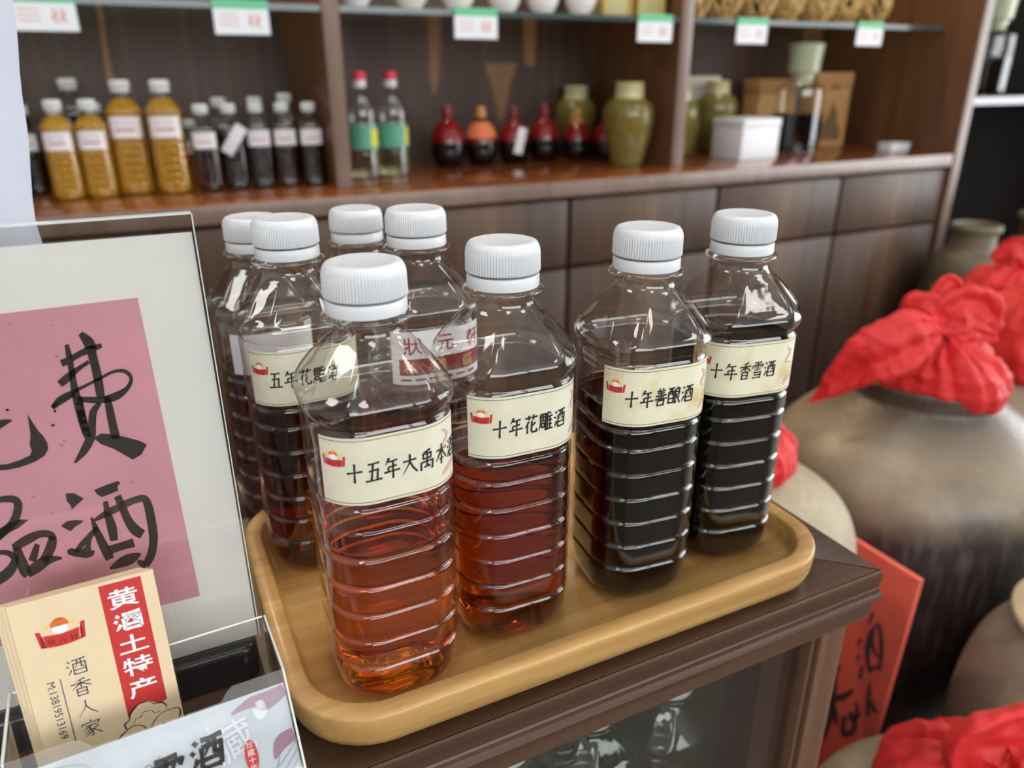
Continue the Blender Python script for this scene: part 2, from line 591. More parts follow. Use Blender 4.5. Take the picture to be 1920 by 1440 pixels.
def dup(root, loc=None, rotz=None, label=None, scale=None):
    r = root.copy()
    COL.objects.link(r)
    if loc:
        r.location = Vector(loc) * S
    if rotz is not None:
        r.rotation_euler = (0, 0, rotz)
    if label:
        r['label'] = label
    if scale:
        r.scale = (scale,) * 3
    for ch in list(root.children):
        c = ch.copy()
        COL.objects.link(c)
        c.parent = r
        for g in list(ch.children):
            d = g.copy()
            COL.objects.link(d)
            d.parent = c
    return r


def smoothpath(pts, k=6):
    """Catmull-Rom through points (tuples of any size)"""
    P = [Vector(p) for p in pts]
    if len(P) < 3:
        return P
    out = []
    for i in range(len(P) - 1):
        p0, p1, p2, p3 = P[max(0, i - 1)], P[i], P[i + 1], P[min(len(P) - 1, i + 2)]
        for j in range(k):
            t = j / k
            out.append(0.5 * ((2 * p1) + (p2 - p0) * t + (2 * p0 - 5 * p1 + 4 * p2 - p3) * t * t + (3 * p1 - p0 - 3 * p2 + p3) * t ** 3))
    out.append(P[-1])
    return out


# ------------------------------------------------------------------ flat lettering
class Flat:
    """2-D shapes (u right, v up) that are later laid on a surface through a mapping"""

    def __init__(self):
        self.v, self.f, self.m = [], [], []

    def poly(self, pts, mi=0):
        b = len(self.v)
        self.v += [tuple(p[:2]) for p in pts]
        self.f.append(tuple(range(b, b + len(pts))))
        self.m.append(mi)

    def stroke(self, pts, ws, mi=0, k=5, sharp=False):
        """brush stroke: centre line with widths, one width per point"""
        q = [(p[0], p[1], w) for p, w in zip(pts, ws)]
        q = [Vector(p) for p in q] if sharp else smoothpath(q, k)
        L, R = [], []
        n = len(q)
        for i in range(n):
            a, b = q[max(0, i - 1)], q[min(n - 1, i + 1)]
            d = Vector((b[0] - a[0], b[1] - a[1]))
            if d.length < 1e-9:
                d = Vector((1, 0))
            d.normalize()
            h = q[i][2] / 2
            L.append((q[i][0] - d[1] * h, q[i][1] + d[0] * h))
            R.append((q[i][0] + d[1] * h, q[i][1] - d[0] * h))
        for i in range(n - 1):
            self.poly([L[i], L[i + 1], R[i + 1], R[i]], mi)

    def glyph(self, ch, u, v, size, w=9, mi=0, slant=0.0, ys=1.0):
        """handwritten character with its top-left at (u, v)"""
        for st in GLYPH[ch].split(';'):
            tp = st[0] == '<'
            P = [tuple(float(c) for c in p.split(',')) for p in st.lstrip('<').split()]
            pts = [(u + (x + slant * (50 - y)) * size / 100, v - y * size * ys / 100) for x, y in P]
            W = w * size / 100
            if len(pts) == 2:
                mid = tuple((a + b) / 2 for a, b in zip(*pts))
                ws = [W * 1.25, W * 0.85, W * 0.25] if tp else [W * 1.1, W * 0.8, W * 1.15]
                self.stroke([pts[0], mid, pts[1]], ws, mi, 3)
            elif tp:
                self.stroke(pts, [W * (1.2 - 0.9 * i / (len(pts) - 1)) for i in range(len(pts))], mi, 4)
            else:
                for i in range(len(pts) - 1):
                    a, b = Vector(pts[i]), Vector(pts[i + 1])
                    d = (b - a).normalized() * W * 0.35
                    self.stroke([a - d * (i > 0), b + d * (i < len(pts) - 2)], [W, W * 0.95], mi, 1, True)

    def font(self, text, u, v, size, mi=0, rot=0, bold=0, ctr=False, xs=1.0):
        """printed character(s); (u, v) is the left end of the base line, or the middle when ctr"""
        c = bpy.data.curves.new('letters', 'FONT')
        c.body = text
        c.offset = bold
        c.resolution_u = 3
        o = bpy.data.objects.new('letters', c)
        COL.objects.link(o)
        dg = bpy.context.evaluated_depsgraph_get()
        dg.update()
        me = bpy.data.meshes.new_from_object(o.evaluated_get(dg))
        bpy.data.objects.remove(o)
        bpy.data.curves.remove(c)
        xsv = [p.co.x for p in me.vertices]
        ysv = [p.co.y for p in me.vertices]
        ox = (min(xsv) + max(xsv)) / 2 if ctr else 0
        oy = (min(ysv) + max(ysv)) / 2 if ctr else 0
        ca, sa = math.cos(rot), math.sin(rot)
        b = len(self.v)
        for p in me.vertices:
            x, y = (p.co.x - ox) * size * xs, (p.co.y - oy) * size
            self.v.append((u + x * ca - y * sa, v + x * sa + y * ca))
        for p in me.polygons:
            self.f.append(tuple(b + i for i in p.vertices))
            self.m.append(mi)
        bpy.data.meshes.remove(me)

    def ellipse(self, u, v, a, b, mi=0, n=28, t0=0, t1=2 * math.pi):
        self.poly([(u + a * math.cos(t0 + (t1 - t0) * i / n), v + b * math.sin(t0 + (t1 - t0) * i / n)) for i in range(n + (t1 - t0 < 6.2))], mi)

    def build(self, name, mats, parent, fn):
        mb = MB()
        mb.v = [tuple(fn(*p)) for p in self.v]
        mb.f = list(self.f)
        mb.m = list(self.m)
        me = bpy.data.meshes.new(name)
        me.from_pydata([(x * S, y * S, z * S) for x, y, z in mb.v], [], mb.f)
        for m in (mats if isinstance(mats, (list, tuple)) else [mats]):
            me.materials.append(m)
        for p, mi in zip(me.polygons, mb.m):
            p.material_index = mi
        return put(name, me, parent)


R_ = math.radians
GLYPH = {
    '十': '8,52 92,43;50,8 50,95',
    '五': '18,16 80,12;46,16 36,88;22,48 72,42 68,86;4,92 96,88',
    '年': '<34,4 12,34;28,22 80,17;28,46 76,41;28,46 30,66;4,68 96,62;55,22 55,98',
    '大': '10,38 88,32;<50,6 47,45 10,94;50,42 70,70 94,92',
    '禹': '<70,4 24,16;26,20 26,46;26,22 74,20 72,46;26,44 72,42;14,58 14,96;14,60 86,56 84,92 76,88;50,14 50,80;32,82 62,78;58,72 66,84',
    '本': '10,30 90,26;50,4 50,97;<48,30 8,80;52,30 94,78;34,72 66,70',
    '酒': '14,12 24,24;6,38 16,48;<26,62 8,92;34,14 94,10;36,34 36,94;36,34 90,32 90,94;<56,14 54,36 44,58;72,14 72,54 84,56;38,70 88,68;36,92 90,92',
    '花': '8,20 92,16;34,6 34,30;66,4 64,30;<34,36 10,70;26,54 26,96;<80,44 46,70;54,34 54,84 62,92 88,90 90,76',
    '雕': '<12,14 12,60 2,94;12,14 48,12 48,92 42,90;18,28 42,27;30,18 30,46;16,46 44,45;20,58 20,80;20,58 40,57 40,80;20,78 40,78;<66,4 52,38;60,26 60,96;76,6 82,16;60,28 94,25;60,48 92,46;60,68 92,66;78,28 78,90;60,90 98,88',
    '善': '34,2 40,12;<66,2 58,12;18,18 82,16;24,29 76,28;8,42 92,40;50,16 50,54;30,46 36,54;<70,46 62,54;4,60 96,58;26,68 26,96;26,68 74,67 72,96;26,93 72,92',
    '酿': '4,12 48,10;6,30 6,92;6,30 44,28 44,92;<20,12 18,34 12,50;32,12 32,48;8,66 44,65;6,88 44,88;72,4 76,12;58,18 58,92 70,84;58,18 88,16 86,50;58,33 86,32;58,50 86,49;<90,58 74,70;66,54 98,94',
    '香': '<72,2 28,12;6,26 94,22;50,8 50,50;<48,26 8,54;52,26 94,50;28,56 28,97;28,56 72,55 71,97;28,74 70,73;28,94 70,93',
    '雪': '20,8 80,6;10,24 8,40;10,24 92,20 86,36;50,8 50,54;26,32 38,36;24,46 36,50;64,30 74,34;62,44 74,48;20,64 78,62 77,97;24,78 76,77;16,94 78,93',
    '人': '<50,6 46,44 8,94;48,36 68,68 94,92',
    '家': '50,2 54,12;12,18 10,32;12,20 90,16 84,30;26,36 76,33;<52,36 14,58;40,46 54,66 52,92 42,94;<46,58 14,76;<50,70 12,94;<82,44 58,60;56,58 94,92',
}


def emblem(fl, u, v, s, ink, red, orange, yellow, white, letters=True):
    """printed shop emblem: a red scroll with a round cap above it; centre (u, v), half width s"""
    def arc(x, off):
        return v + off * s + -0.16 * s * (1 - (x / s) ** 2)
    n = 12
    xs = [-0.86 * s + 1.72 * s * i / n for i in range(n + 1)]
    for x0, x1 in zip(xs, xs[1:]):
        fl.poly([(u + x0, arc(x0, -0.62)), (u + x1, arc(x1, -0.62)), (u + x1, arc(x1, 0.0)), (u + x0, arc(x0, 0.0))], red)
    for sg in (-1, 1):
        fl.poly([(u + sg * 0.82 * s, v + 0.16 * s), (u + sg * 1.02 * s, v + 0.20 * s), (u + sg * 0.92 * s, v - 0.66 * s), (u + sg * 0.72 * s, v - 0.70 * s)], red)
        fl.stroke([(u + sg * 0.76 * s, v + 0.04 * s), (u + sg * 0.70 * s, v - 0.60 * s)], [0.03 * s] * 2, white, 1)
        fl.ellipse(u + sg * 0.52 * s, v + 0.30 * s, 0.12 * s, 0.07 * s, yellow, 12)
    fl.ellipse(u, v + 0.08 * s, 0.33 * s, 0.26 * s, white)
    fl.ellipse(u, v + 0.24 * s, 0.38 * s, 0.42 * s, orange, 20, 0, math.pi)
    fl.ellipse(u - 0.02 * s, v + 0.46 * s, 0.24 * s, 0.18 * s, yellow, 16, 0.2, math.pi - 0.1)
    if letters:
        for i, ch in enumerate('状元轩'):
            x = (-0.46 + 0.46 * i) * s
            fl.font(ch, u + x, arc(x, -0.36), 0.36 * s, ink, ctr=True)


def catshape(o, kind=None):
    return o


# ------------------------------------------------------------------ room
def build_room():
    X0, X1, Y0, Y1, H = -2.3, 4.2, -2.7, 2.36, 2.35
    m = MB(); m.box(X0 - .1, X1 + .1, Y0 - .1, Y1 + .1, -.08, 0); structure(m.build('floor', FLOOR_TILE))
    m = MB(); m.box(X0 - .1, X1 + .1, Y0 - .1, Y1 + .1, H, H + .08); structure(m.build('ceiling', CEIL))
    m = MB(); m.box(X0 - .1, X1 + .1, Y1, Y1 + .1, 0, H); structure(m.build('wall_back', WALL))
    m = MB(); m.box(X0 - .1, X0, Y0, Y1, 0, H); structure(m.build('wall_left', WALL))

    def wall_with_window(name, wname, fixed, a0, a1, w0, w1, z0, z1, axis, sgn, wmat=WALL):
        m = MB()
        def bx(p0, p1, q0, q1):
            lo, hi = (fixed, fixed + .1) if sgn > 0 else (fixed - .1, fixed)
            if axis == 'X':
                m.box(lo, hi, p0, p1, q0, q1)
            else:
                m.box(p0, p1, lo, hi, q0, q1)
        bx(a0, w0, 0, H); bx(w1, a1, 0, H); bx(w0, w1, 0, z0); bx(w0, w1, z1, H)
        structure(m.build(name, wmat))
        f = MB()
        def fb(p0, p1, q0, q1, d0=.02, d1=.06):
            lo, hi = (fixed + d0, fixed + d1) if sgn > 0 else (fixed - d1, fixed - d0)
            if axis == 'X':
                f.box(lo, hi, p0, p1, q0, q1)
            else:
                f.box(p0, p1, lo, hi, q0, q1)
        fb(w0, w1, z0, z0 + .04); fb(w0, w1, z1 - .04, z1)
        nb = 3
        for i in range(nb + 1):
            c = w0 + (w1 - w0) * i / nb
            fb(max(w0, c - .02), min(w1, c + .02), z0, z1)
        fr = structure(f.build(wname, FRAME_METAL))
        g = MB()
        lo, hi = (fixed + .065, fixed + .075) if sgn > 0 else (fixed - .075, fixed - .065)
        if axis == 'X':
            g.box(lo, hi, w0, w1, z0, z1)
        else:
            g.box(w0, w1, lo, hi, z0, z1)
        g.build('daylight_pane', DAYLIGHT, fr)

    wall_with_window('wall_right', 'window_1', X1, Y0, Y1, -1.6, 1.2, .25, 1.95, 'X', 1)
    wall_with_window('wall_front', 'window_2', Y0, X0, X1, -1.6, 2.6, 1.12, 2.2, 'Y', -1, CAB_WOOD)
    # ceiling panels
    first = None
    spots = [(-1.2, -1.2), (0.2, -1.2), (1.6, -1.2), (3.0, -1.2), (-1.2, .45), (0.2, .45), (1.6, .45), (3.0, .45)]
    for i, (x, y) in enumerate(spots):
        lab = 'square white lit ceiling panel of the shop ceiling grid'
        if first is None:
            first = thing('ceiling_light', lab, 'ceiling light', (x, y, H), 0, 'lit ceiling panels')
            m = MB(); m.box(-.25, .25, -.25, .25, -.02, 0); m.build('frame', FRAME_METAL, first)
            m = MB(); m.box(-.235, .235, -.235, .235, -.024, -.0205); m.build('diffuser', PANEL, first)
        else:
            dup(first, (x, y, H))


DAYLIGHT, _nt, _o = new_mat('daylight')
_e = nd(_nt, 'ShaderNodeEmission')
_e.inputs[0].default_value = (0.93, 0.97, 1.0, 1)
_e.inputs[1].default_value = WIN_POWER
_nt.links.new(_e.outputs[0], _o.inputs[0])
PANEL, _nt, _o = new_mat('lit_diffuser')
_e = nd(_nt, 'ShaderNodeEmission')
_e.inputs[0].default_value = (1.0, 0.97, 0.92, 1)
_e.inputs[1].default_value = CEIL_POWER
_nt.links.new(_e.outputs[0], _o.inputs[0])

build_room()

# ------------------------------------------------------------------ wall cabinet
CT = 0.742               # worktop height
FY, UY, BY = 1.584, 1.70, 2.16   # worktop front, upright front, back panel
XL, XR = -0.75, 2.312


def build_cabinet():
    t = thing('display_cabinet', 'tall dark walnut display cabinet with three open bays above the worktop', 'cabinet', (0, 0, 0))
    m = MB(); m.box(XL, XR, BY, BY + .03, CT, 2.1)
    for pts in (((176, -30), (190, -30), (197, 60), (213, 150), (200, 156), (188, 60)), ((803, 45), (827, 45), (823, 150), (813, 182), (806, 150)), ((908, 118), (970, 118), (956, 160), (946, 220), (936, 228), (927, 180)),
                ((980, 45), (1006, 45), (1003, 126), (984, 122)), ((1504, 60), (1542, 60), (1536, 116), (1510, 112)), ((-20, 40), (20, 40), (10, 140), (-10, 150))):
        c = [at(x, y, (0, BY - .0006, 0), (0, 1, 0)) for x, y in pts]
        m.add(c, [tuple(range(len(c)))], 1)
    m.build('back_panel', [BACK_WOOD, SAPWOOD], t, smooth=False)
    for x0, x1 in ((0.404, 0.440), (1.312, 1.350)):
        m = MB(); m.box(x0 + .001, x1 - .001, UY + .006, BY, CT, 2.1); m.box(x0, x1, UY, UY + .006, CT, 2.1, 1)
        m.build('upright', [SIDE_WOOD, EDGE_WOOD], t, bevel=.0015)
    m = MB(); m.box(XR + .001, XR + .037, FY + .006, BY + .03, 0, 2.1); m.box(XR, XR + .038, FY - .002, FY + .006, 0, 2.1, 1)
    m.box(XR - .003, XR + .001, FY + .24, FY + .25, CT, 2.1, 0)
    m.build('side_panel', [SIDE_WOOD, EDGE_WOOD], t, bevel=.0015)
    m = MB(); m.box(XL - .03, XL, FY, BY + .03, 0, 2.1); m.build('side_panel', SIDE_WOOD, t)
    m = MB(); m.box(XL, XR, UY, BY, 2.08, 2.1); m.build('top_board', CAB_WOOD, t)
    # worktop
    m = MB(); m.box(XL, XR, FY + .006, BY, CT - .036, CT); m.box(XL, XR, FY, FY + .0055, CT - .038, CT, 1)
    tag(m.build('worktop', [TOP_WOOD, EDGE_WOOD], bevel=.002), 'long polished red-brown wooden worktop under the open shelves', 'worktop')
    # base cabinets: drawer over door
    step = 0.4565
    xs = [XR - .004 - step * k for k in range(7, -1, -1)]
    names = ['far left behind the pink sign', 'second from the left end', 'below the water bottles', 'behind the clear bottle necks',
             'below the red gourd jars', 'behind the two black wine bottles', 'right end beside the wine jars']
    for k in range(7):
        x0, x1 = xs[k], xs[k + 1]
        if x1 < XL + .05:
            continue
        x0 = max(x0, XL)
        b = thing('base_cabinet', 'walnut base cabinet with one drawer over a door, ' + names[k], 'cabinet', ((x0 + x1) / 2, FY + .03, 0), 0, 'base cabinets under the worktop')
        w = (x1 - x0) / 2
        m = MB(); m.box(-w + .001, w - .001, .0, BY - FY - .04, .05, CT - .039); m.box(-w + .001, w - .001, .03, BY - FY - .04, 0, .05)
        m.build('carcass', DARK_UNIT, b)
        m = MB(); m.box(-w + .006, w - .006, -.02, -.001, CT - .207, CT - .047); m.build('drawer', CAB_WOOD, b, bevel=.002)
        m = MB(); m.box(-w + .006, w - .006, -.02, -.001, .012, CT - .217); m.build('door', CAB_WOOD, b, bevel=.002)
    # glass shelves
    for i, (x0, x1, lab) in enumerate(((XL, .404, 'long glass shelf above the yellow wine bottles'), (.440, 1.312, 'long glass shelf holding the white bowls'), (1.350, XR, 'long glass shelf holding the rattan bundles'))):
        s = thing('glass_shelf', lab, 'shelf', ((x0 + x1) / 2, 0, 0), 0, 'glass shelves')
        w = (x1 - x0) / 2 - .0005
        m = MB(); m.box(-w, w, UY + .0125, BY, 1.096, 1.106); m.build('glass_plate', SHELF_GLASS, s)
        m = MB(); m.box(-w, w, UY + .006, UY + .012, 1.095, 1.107); m.build('front_edge', SHELF_EDGE, s)


build_cabinet()
# warm downlights in the top of the bays
first = None
for x, lab, pw in ((-.10, 'small warm downlight in the top board above the yellow bottles', 110), (.88, 'small warm downlight in the top board above the gourd jars', 60), (1.83, 'small warm downlight in the top board above the glass jar', 60)):
    d = thing('cabinet_downlight', lab, 'downlight', (x, 1.96, 2.0795), 0, 'downlights of the display cabinet')
    m = MB(); m.lathe([(.030, -.010), (.036, -.010), (.036, 0), (.030, 0)], 24, cap0=False, cap1=False); m.lathe([(.001, -.002), (.030, -.002)], 24, cap0=False, cap1=False)
    m.build('downlight_ring', FRAME_METAL, d)
    ld = bpy.data.lights.new('downlight_lamp', 'SPOT')
    ld.energy, ld.color, ld.spot_size, ld.spot_blend, ld.shadow_soft_size = pw, (1, .74, .47), R_(120), .6, .03
    lo = bpy.data.objects.new('downlight_lamp', ld)
    COL.objects.link(lo)
    lo.parent = d
    lo.location = (0, 0, -.02)
SH = 1.1075              # top of the glass shelves

# dark shelving unit beyond the cabinet
t = thing('shelving_unit', 'very dark open shelving unit on the right behind the wine jars', 'shelving unit', (0, 0, 0))
m = MB(); m.box(2.38, 3.9, 2.14, 2.17, 0, 2.1); m.build('back_panel', DARK_UNIT, t)
m = MB(); m.box(3.9, 3.93, 1.62, 2.17, 0, 2.1); m.build('side_panel', DARK_UNIT, t)
for z in (.882, 1.46):
    m = MB(); m.box(2.352, 3.9, 1.628, 2.14, z, z + .022); m.box(2.352, 3.9, 1.62, 1.628, z - .001, z + .023, 1)
    m.build('shelf_board', [DARK_UNIT, SILVER_EDGE], t)
m = MB(); m.box(2.352, 3.9, 1.66, 2.14, .0, .04); m.build('plinth', DARK_UNIT, t)


# ------------------------------------------------------------------ display case (the table)
TT = 0.730
TX0, TX1, TY0, TY1 = -1.0, 0.325, 0.2146, 0.475


def build_table():
    t = thing('display_case', 'low dark wood and glass display case standing under the bamboo tray', 'display case', (0, 0, 0))
    m = MB()
    e = .0555
    g = .0003
    O = [(TX0, TY0), (TX1, TY0), (TX1, TY1), (TX0, TY1)]
    I = [(TX0 + e, TY0 + e), (TX1 - e, TY0 + e), (TX1 - e, TY1 - e), (TX0 + e, TY1 - e)]
    for k in range(4):
        a, b, c, d = O[k], O[(k + 1) % 4], I[(k + 1) % 4], I[k]
        cx = sum(p[0] for p in (a, b, c, d)) / 4
        cy = sum(p[1] for p in (a, b, c, d)) / 4
        q = []
        for p in (a, b, c, d):
            dx, dy = cx - p[0], cy - p[1]
            q.append((p[0] + math.copysign(g, dx), p[1] + math.copysign(g, dy)))
        m.loft([[(x, y, TT - .012) for x, y in q], [(x, y, TT) for x, y in q]])
    m.box(I[0][0] + g, I[1][0] - g, I[0][1] + g, I[2][1] - g, TT - .012, TT)
    m.box(TX0 + .004, TX1 - .004, TY0 + .004, TY1 - .004, TT - .018, TT - .0121)
    m.build('table_top', TABLE_WOOD, t, bevel=.0004, seg=1)
    prof = [(-.006, TT - .0122), (-.0004, TT - .0004), (.0008, TT - .0012), (.0014, TT - .0030), (.0014, TT - .0072), (.0007, TT - .0080), (.0007, TT - .0108), (.0014, TT - .0116), (.0014, TT - .0140),
            (.0028, TT - .0150), (.0035, TT - .0165), (.0027, TT - .0180), (.0004, TT - .0187), (-.0006, TT - .0205), (-.0006, TT - .0315), (-.012, TT - .0322), (-.012, TT - .0122)]
    rings = [[(TX0 - o, TY0 - o, z), (TX1 + o, TY0 - o, z), (TX1 + o, TY1 + o, z), (TX0 - o, TY1 + o, z)] for o, z in prof]
    rings.append(rings[0])
    m = MB(); m.loft(rings, False, False)
    m.build('moulding', TABLE_WOOD, t, angle=20)
    for x in (TX0 + .01, TX1 - .0545):
        for y in (TY0 + .0035, TY1 - .024):
            m = MB(); m.box(x + .0235, x + .042, y, y + .02, 0.06, TT - .0325); m.box(x + .02, x + .0235, y + .003, y + .02, .06, TT - .0325)
            m.build('corner_post', POST_WOOD, t, bevel=.001)
    m = MB(); m.box(.266, .2885, TY0 + .016, TY0 + .042, .06, TT - .033); m.build('inner_post', MAHOGANY, t, bevel=.001)
    m = MB(); m.box(.283, .289, TY0 + .0425, TY1 - .021, .06, TT - .033); m.build('side_panel', CASE_GREY, t, bevel=.001)
    m = MB(); m.box(TX0 + .06, .2885, TY0 + .012, TY0 + .015, .07, TT - .034); m.build('glass_pane', GLASS, t)
    m = MB(); m.box(TX0 + .06, .2825, TY0 + .0425, TY1 - .03, .452, .460); m.build('shelf', SHELF_GLASS, t)
    m = MB(); m.box(TX0, .31, TY1 - .02, TY1 - .012, .06, TT - .034); m.build('back_panel', CASE_GREY, t)
    m = MB(); m.box(TX0, .31, TY0 + .004, TY1, 0, .06); m.build('plinth', TABLE_WOOD, t)


build_table()


# ------------------------------------------------------------------ tray
def rrect(x0, x1, y0, y1, r, z, n=10):
    P = []
    for cx, cy, a0 in ((x1 - r, y0 + r, -90), (x1 - r, y1 - r, 0), (x0 + r, y1 - r, 90), (x0 + r, y0 + r, 180)):
        for i in range(n + 1):
            a = math.radians(a0 + 90 * i / n)
            P.append((cx + r * math.cos(a), cy + r * math.sin(a), z))
    return P


TR = (0.0205, 0.2975, 0.2165, 0.3985)
TF = 0.740               # tray floor


def ring(inset, z, r0=.036):
    return rrect(TR[0] + inset, TR[1] - inset, TR[2] + inset, TR[3] - inset, max(.006, r0 - inset * .9), z)


m = MB()
m.loft([ring(.0100, TT + .0004), ring(.0055, TT + .0016), ring(.0020, TT + .0048), ring(.0006, TT + .0090), ring(.0001, TT + .0140), ring(.0000, TT + .0186), ring(.0004, TT + .0197),
        ring(.0013, TT + .0202), ring(.0078, TT + .0202), ring(.0085, TT + .0199), ring(.0090, TT + .0190), ring(.0103, TT + .0128), ring(.0117, TF + .0008), ring(.0130, TF)], True, True)
tag(m.build('tray', TRAY_WOOD, angle=60), 'rounded light bamboo serving tray with raised rim under the wine bottles', 'tray')

# ------------------------------------------------------------------ wine bottles
NA = 14


def sq_ring(a, r, z, wob=None):
    P = []
    for q, (sx, sy) in enumerate(((1, 1), (-1, 1), (-1, -1), (1, -1))):
        for i in range(NA):
            th = math.radians(q * 90 + (i + .5) * 90 / NA)
            c, s = math.cos(th), math.sin(th)
            x, y = sx * (a - r) + r * c, sy * (a - r) + r * s
            if wob:
                k = 1 + wob(th)
                x, y = x * k, y * k
            P.append((x, y, z))
    return P


def facet(th):
    d = (th + math.pi / 8) % (math.pi / 4) - math.pi / 8
    e = abs(abs(d) - math.pi / 8)
    return math.cos(math.pi / 8) / math.cos(d) * 1.035 - 1 + .020 * math.exp(-(e / .06) ** 2)


AB, RB = .0264, .0185    # body half width and corner radius


def body_profile(zmax=None):
    """(z, a, r) up the wall"""
    P = [(.0012, .0165, .0150), (.0004, .0195, .0170), (.0006, .0215, .0180), (.0020, .0236, .0185), (.0048, .0250, .0180), (.0085, .0256, .0172), (.013, AB - .0003, RB)]
    z = .0165
    while z < .0945:
        d = 0
        for k in range(6):
            zk = .0200 + .0126 * k
            d += .0008 * math.exp(-((z - zk) / .00075) ** 2)
        d += .0008 * math.exp(-((z - .0925) / .0010) ** 2)
        P.append((z, AB - d, RB))
        z += .0005
    P += [(.0955, AB, RB), (.100, AB, RB), (.108, AB, RB), (.116, AB, RB), (.1215, AB, RB), (.1226, AB - .0005, RB), (.1236, AB - .0009, RB), (.1246, AB - .0003, RB),
          (.1260, AB + .0007, RB), (.1280, AB + .0012, RB), (.1300, AB + .0012, RB), (.1316, AB + .0007, RB)]
    return P


def build_shell():
    rings = [sq_ring(a, r, z) for z, a, r in body_profile()]
    n = 10
    for i in range(1, n + 1):
        t = i / n
        z = .1316 + (.1512 - .1316) * t
        a = (AB + .0007) * (1 - t) + .0136 * t + .0006 * math.sin(math.pi * t)
        r = RB * (1 - t) + .0136 * t
        w = math.sin(math.pi * min(1, t * 1.02)) ** .5
        rings.append(sq_ring(a, min(r, a), z, lambda th, w=w: w * facet(th)))
    for z, r in ((.1522, .0132), (.1532, .0129), (.1558, .0129), (.1560, .0136), (.1563, .0160), (.1568, .0166), (.1576, .0166), (.1582, .0160), (.1585, .0131), (.1640, .0131), (.1720, .0128)):
        rings.append(sq_ring(r, r, z))
    m = MB()
    m.loft(rings, True, False)
    return m.mesh('bottle_body', PET, angle=75)


def build_liquid(level, mat):
    ins = .0006
    P = [(max(z, .0016), a - ins, min(r, a - ins)) for z, a, r in body_profile() if z < level]
    for k in range(1, 10):
        t = k / 10
        z = .1316 + .0196 * t
        if z < level:
            P.append((z, (AB + .0007) * (1 - t) + .0136 * t - ins - .0006, min(RB * (1 - t) + .0136 * t, (AB + .0007) * (1 - t) + .0136 * t - ins - .0006)))
    rings = [sq_ring(a, r, z) for z, a, r in P]
    a, r = P[-1][1], P[-1][2]
    rings += [sq_ring(a, r, level + .0005), sq_ring(a - .0007, r - .0007, level + .0001), sq_ring(a - .002, r - .002, level)]
    m = MB()
    m.loft(rings, True, True)
    return m.mesh('wine', mat, angle=60)


def rib_ring(r, z, amp, n=320):
    return [((r + amp * (.5 + .5 * math.cos(80 * 2 * math.pi * j / n))) * math.cos(2 * math.pi * j / n), (r + amp * (.5 + .5 * math.cos(80 * 2 * math.pi * j / n))) * math.sin(2 * math.pi * j / n), z) for j in range(n)]


def build_cap(mat, open_top=False):
    m = MB()
    R = .01465
    m.loft([rib_ring(R - .0016, .1646, 0), rib_ring(R - .0002, .1646, 0), rib_ring(R - .0001, .1650, .00055), rib_ring(R - .0002, .1722, .00055), rib_ring(R - .0002, .1738, .0003), rib_ring(R - .0005, .1752, .00005),
            rib_ring(R - .0012, .1762, 0), rib_ring(R - .0024, .1766, 0), rib_ring(R - .0034, .17665, 0), rib_ring(R - .0045, .1764, 0), rib_ring(.004, .1763, 0)], True, True)
    return m.mesh('cap', mat, angle=50)


def build_band(mat):
    m = MB()
    m.lathe([(.0135, .1588), (.0146, .1588), (.01475, .1593), (.01465, .1630), (.0143, .1637), (.0135, .1637)], 72)
    return m.mesh('tamper_band', mat)


SHELL = build_shell()
CAP = build_cap(WHITE_CAP)
BAND = build_band(WHITE_CAP)


def on_wall(s, z, off=.0003, a=AB, r=RB):
    """point on the bottle wall: s runs along the outline from the middle of the front face (towards +x)"""
    L = a - r
    q = r * math.pi / 2
    sg = 1 if s >= 0 else -1
    d = abs(s)
    R = r + off
    if d <= L:
        x, y = d, -(a + off)
    elif d <= L + q:
        th = (d - L) / r
        x, y = L + R * math.sin(th), -(L + R * math.cos(th))
    else:
        x, y = a + off, -L + (d - L - q)
    return (sg * x, y, z)


def sheet_on_wall(s0, s1, z0, z1, off, skew=0.0, ns=36, nz=2, wav=0.0):
    m = MB()
    rows = []
    for j in range(nz + 1):
        row = []
        for i in range(ns + 1):
            s = s0 + (s1 - s0) * i / ns
            z = z0 + (z1 - z0) * j / nz + skew * (s - s0)
            row.append(on_wall(s, z, off + wav * noise.noise(Vector((s * 300, z * 300, 1)))))
        rows.append(row)
    m.loft(rows, False, False, False)
    return m


LABEL_MATS = [INK, RED_PRINT, ORANGE_PRINT, YELLOW_PRINT, WHITE_PRINT, OLIVE_LINE, PINK_PRINT, STAIN]


